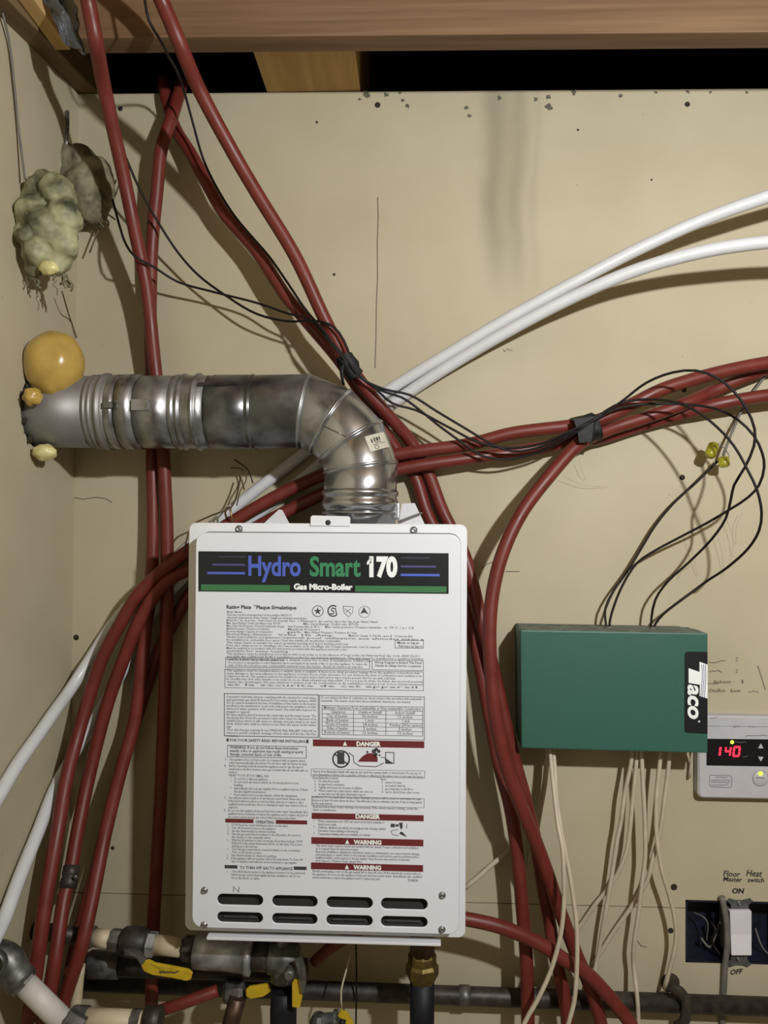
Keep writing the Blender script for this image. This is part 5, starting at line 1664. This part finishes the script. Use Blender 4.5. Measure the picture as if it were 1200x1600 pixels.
hs_ = hv.build('handle_sleeve', M['yellow'], lever, 'yellow vinyl sleeve with small dark print', bevel=.0015)
hp = MB(); scribble(hp, 249, 279, 1518.5, 1.8, 2.0, .1785, random.Random(4))
hp.build('sleeve_print', M['ink_dark'], lever)
# second valve lever below the tee
v2 = thing('lever_valve', 'grey lever with a yellow sleeve pointing down under the boiler', 'valve', P(467, 1540, .17))
m_ = MB(); strap(m_, [P(466, 1497, .175), P(470, 1510, .176), P(473, 1530, .178), P(474, 1551, .178)], [6 * k3, 6.5 * k3, 5 * k3, 2.6 * k3], .003); m_.build('lever', M['pewter'], v2)
m_ = MB(); strap(m_, [P(463, 1531, .17), P(464, 1536, .17), P(464, 1560, .17), P(462, 1575, .17)], [4 * k3, 8 * k3, 8 * k3, 6 * k3], .007); m_.build('handle_sleeve', M['yellow'], v2, bevel=.002)
MB().lathe(P(457, 1505, .14), (0, -1, 0), [(0, .008), (.036, .008), (.037, .005)], 12).build('stem', M['pewter'], v2)
# thick grey pipe behind the valve row
bp_ = thing('thick_pipe', 'thick dark grey pipe behind the yellow lever valve', 'pipe', P(300, 1515, .075))
kx_ = mm_per_px(.075)
def bpa(px): return P(px, 1506 + (px - 140) * .03, .086)
MB().lathe(bpa(138), bpa(480) - bpa(138), [(0, 17 * kx_), ((bpa(480) - bpa(138)).length, 17 * kx_)], 24).build('pipe_run', M['iron'], bp_)
MB().lathe(bpa(140), bpa(480) - bpa(128), [(0, 17 * kx_), (.001, 20 * kx_), (.052, 20 * kx_), (.053, 17 * kx_)], 24).build('coupling', M['pewter'], bp_)
# white pipe with grey elbow at the bottom left corner
wp = thing('white_pipe', 'white pipe slanting down from a grey elbow at the bottom left corner', 'pipe', P(60, 1560, .27))
WD = .272
kx_ = mm_per_px(WD)
el = spline([P(-25, 1492, WD), P(0, 1494, WD), P(14, 1502, WD), P(22, 1518, WD), P(34, 1534, WD)], .006)
MB().tube(el, [24 * kx_] * len(el), 20).build('elbow', M['pewter'], wp)
MB().lathe(P(4, 1490, WD) + Vector((0, -.018, 0)), (0, -1, 0), [(0, 20 * kx_), (.012, 20 * kx_), (.0125, 17 * kx_), (.006, 16 * kx_)], 20).build('elbow_port', M['pewter'], wp)
a_, b_ = P(20, 1518, WD), P(40, 1538, WD)
MB().lathe(a_, b_ - a_, [(0, 22 * kx_), ((b_ - a_).length, 22 * kx_)], 8, smooth=False).build('nut', M['pewter'], wp)
a_, b_ = P(32, 1530, WD), P(100, 1598, WD)
MB().lathe(a_, b_ - a_, [(0, 17.5 * kx_), ((b_ - a_).length, 17.5 * kx_)], 24).build('pipe_run', M['white_pipe'], wp)
a_, b_ = P(98, 1596, WD), P(125, 1612, WD)
MB().lathe(a_, b_ - a_, [(0, 18 * kx_), (.004, 21 * kx_), ((b_ - a_).length, 21 * kx_)], 8, smooth=False).build('nut', M['pewter'], wp)
# cream pipe along the bottom edge with a grey coupling
cp = thing('cream_pipe', 'cream pipe with grey couplings along the bottom left edge', 'pipe', P(190, 1600, .2))
kx_ = mm_per_px(.2)
a_, b_ = P(112, 1592, .2), P(240, 1598, .2)
ln_ = (b_ - a_).length
MB().lathe(a_, b_ - a_, [(0, 17 * kx_), (ln_, 17 * kx_)], 24).build('pipe_run', M['cream_pipe'], cp)
MB().lathe(a_, b_ - a_, [(0, 14 * kx_), (.001, 20 * kx_), (.024, 20 * kx_), (.025, 17 * kx_)], 8, smooth=False).build('nut', M['pewter'], cp)
MB().lathe(P(205, 1596.5, .2), b_ - a_, [(0, 17 * kx_), (.001, 19 * kx_), (.015, 19 * kx_), (.016, 17 * kx_)], 8, smooth=False).build('nut', M['pewter'], cp)
MB().lathe(P(226, 1594, .2), b_ - a_, [(0, 17 * kx_), (.001, 21 * kx_), (.025, 21 * kx_), (.026, 17 * kx_)], 20).build('coupling', M['iron'], cp)
# white stub standing between red tubes and thick pipe
hose('white_stub', [(124, 1508, .12), (121, 1540, .12), (118, 1578, .12), (117, 1600, .12)], .0095, M['cream_pipe'], 'short cream riser between the red tubes and the thick grey pipe', 'pipe', seg=14)
# small brass valve with yellow tag deep under the boiler
sv = thing('drain_valve', 'small tarnished drain valve with dull yellow handle in shadow below the boiler', 'valve', P(390, 1550, .1))
kx_ = mm_per_px(.1)
MB().lathe(P(350, 1552, .11), P(385, 1548, .11) - P(350, 1552, .11), [(0, 12 * kx_), (.006, 16 * kx_), (.028, 16 * kx_), (.034, 12 * kx_)], 8, smooth=False).build('valve_body', M['pewter'], sv)
m_ = MB(); strap(m_, [P(384, 1552, .13), P(390, 1552, .13), P(408, 1549, .13), P(422, 1544, .13)], [5 * kx_, 9 * kx_, 9 * kx_, 6 * kx_], .006); m_.build('handle_sleeve', M['yellow'], sv, bevel=.0015)
MB().lathe(P(372, 1556, .122), (-.25, 0, -1), [(0, 13 * kx_), (.08, 14 * kx_)], 16).build('outlet', M['copper_dull'], sv)
dk = thing('drain_elbow', 'black drain elbow below the grey tee', 'fitting', P(440, 1590, .1))
MB().lathe(P(443, 1546, .135), (0, 0, -1), [(0, 18 * kx_), (.03, 20 * kx_), (.09, 20 * kx_)], 20).build('elbow_body', M['black_rubber'], dk)
# tag on a cord, hose bibb and white boxes at the bottom edge
hose('cord', [(548, 1488, .10), (540, 1520, .11), (533, 1548, .12), (534, 1575, .12)], .0016, M['cable_cream'], 'thin cream cord hanging below the boiler', 'cord', seg=6)
tg = thing('yellow_tag', 'small yellow and black tag at the end of the cream cord', 'tag', P(540, 1590, .12))
m_ = MB(); strap(m_, [P(530, 1583, .125), P(538, 1588, .125), P(548, 1602, .125)], [5 * kx_, 7 * kx_, 5 * kx_], .004); m_.build('tag_body', M['yellow'], tg, bevel=.001)
MB().lathe(P(530, 1596, .125), (1, 0, -.3), [(0, 5 * kx_), (.01, 6 * kx_)], 10).build('clip', M['black_rubber'], tg)
hb = thing('hose_bibb', 'grey hose bibb at the bottom edge under the boiler', 'valve', P(508, 1600, .1))
MB().lathe(P(498, 1585, .1), (0, 0, -1), [(0, 9 * kx_), (.01, 14 * kx_), (.03, 14 * kx_), (.05, 12 * kx_)], 10, smooth=False).build('valve_body', M['pewter'], hb)
MB().lathe(P(500, 1592, .1), (1, 0, .1), [(0, 8 * kx_), (.022, 8 * kx_), (.024, 12 * kx_), (.032, 12 * kx_)], 12).build('spout', M['silver'], hb)
hose('wire', [(556, 1470, .05), (557, 1520, .05), (556, 1612, .05)], .0016, M['wire_black'], 'thin black wire hanging straight below the boiler middle', 'wire', seg=6)
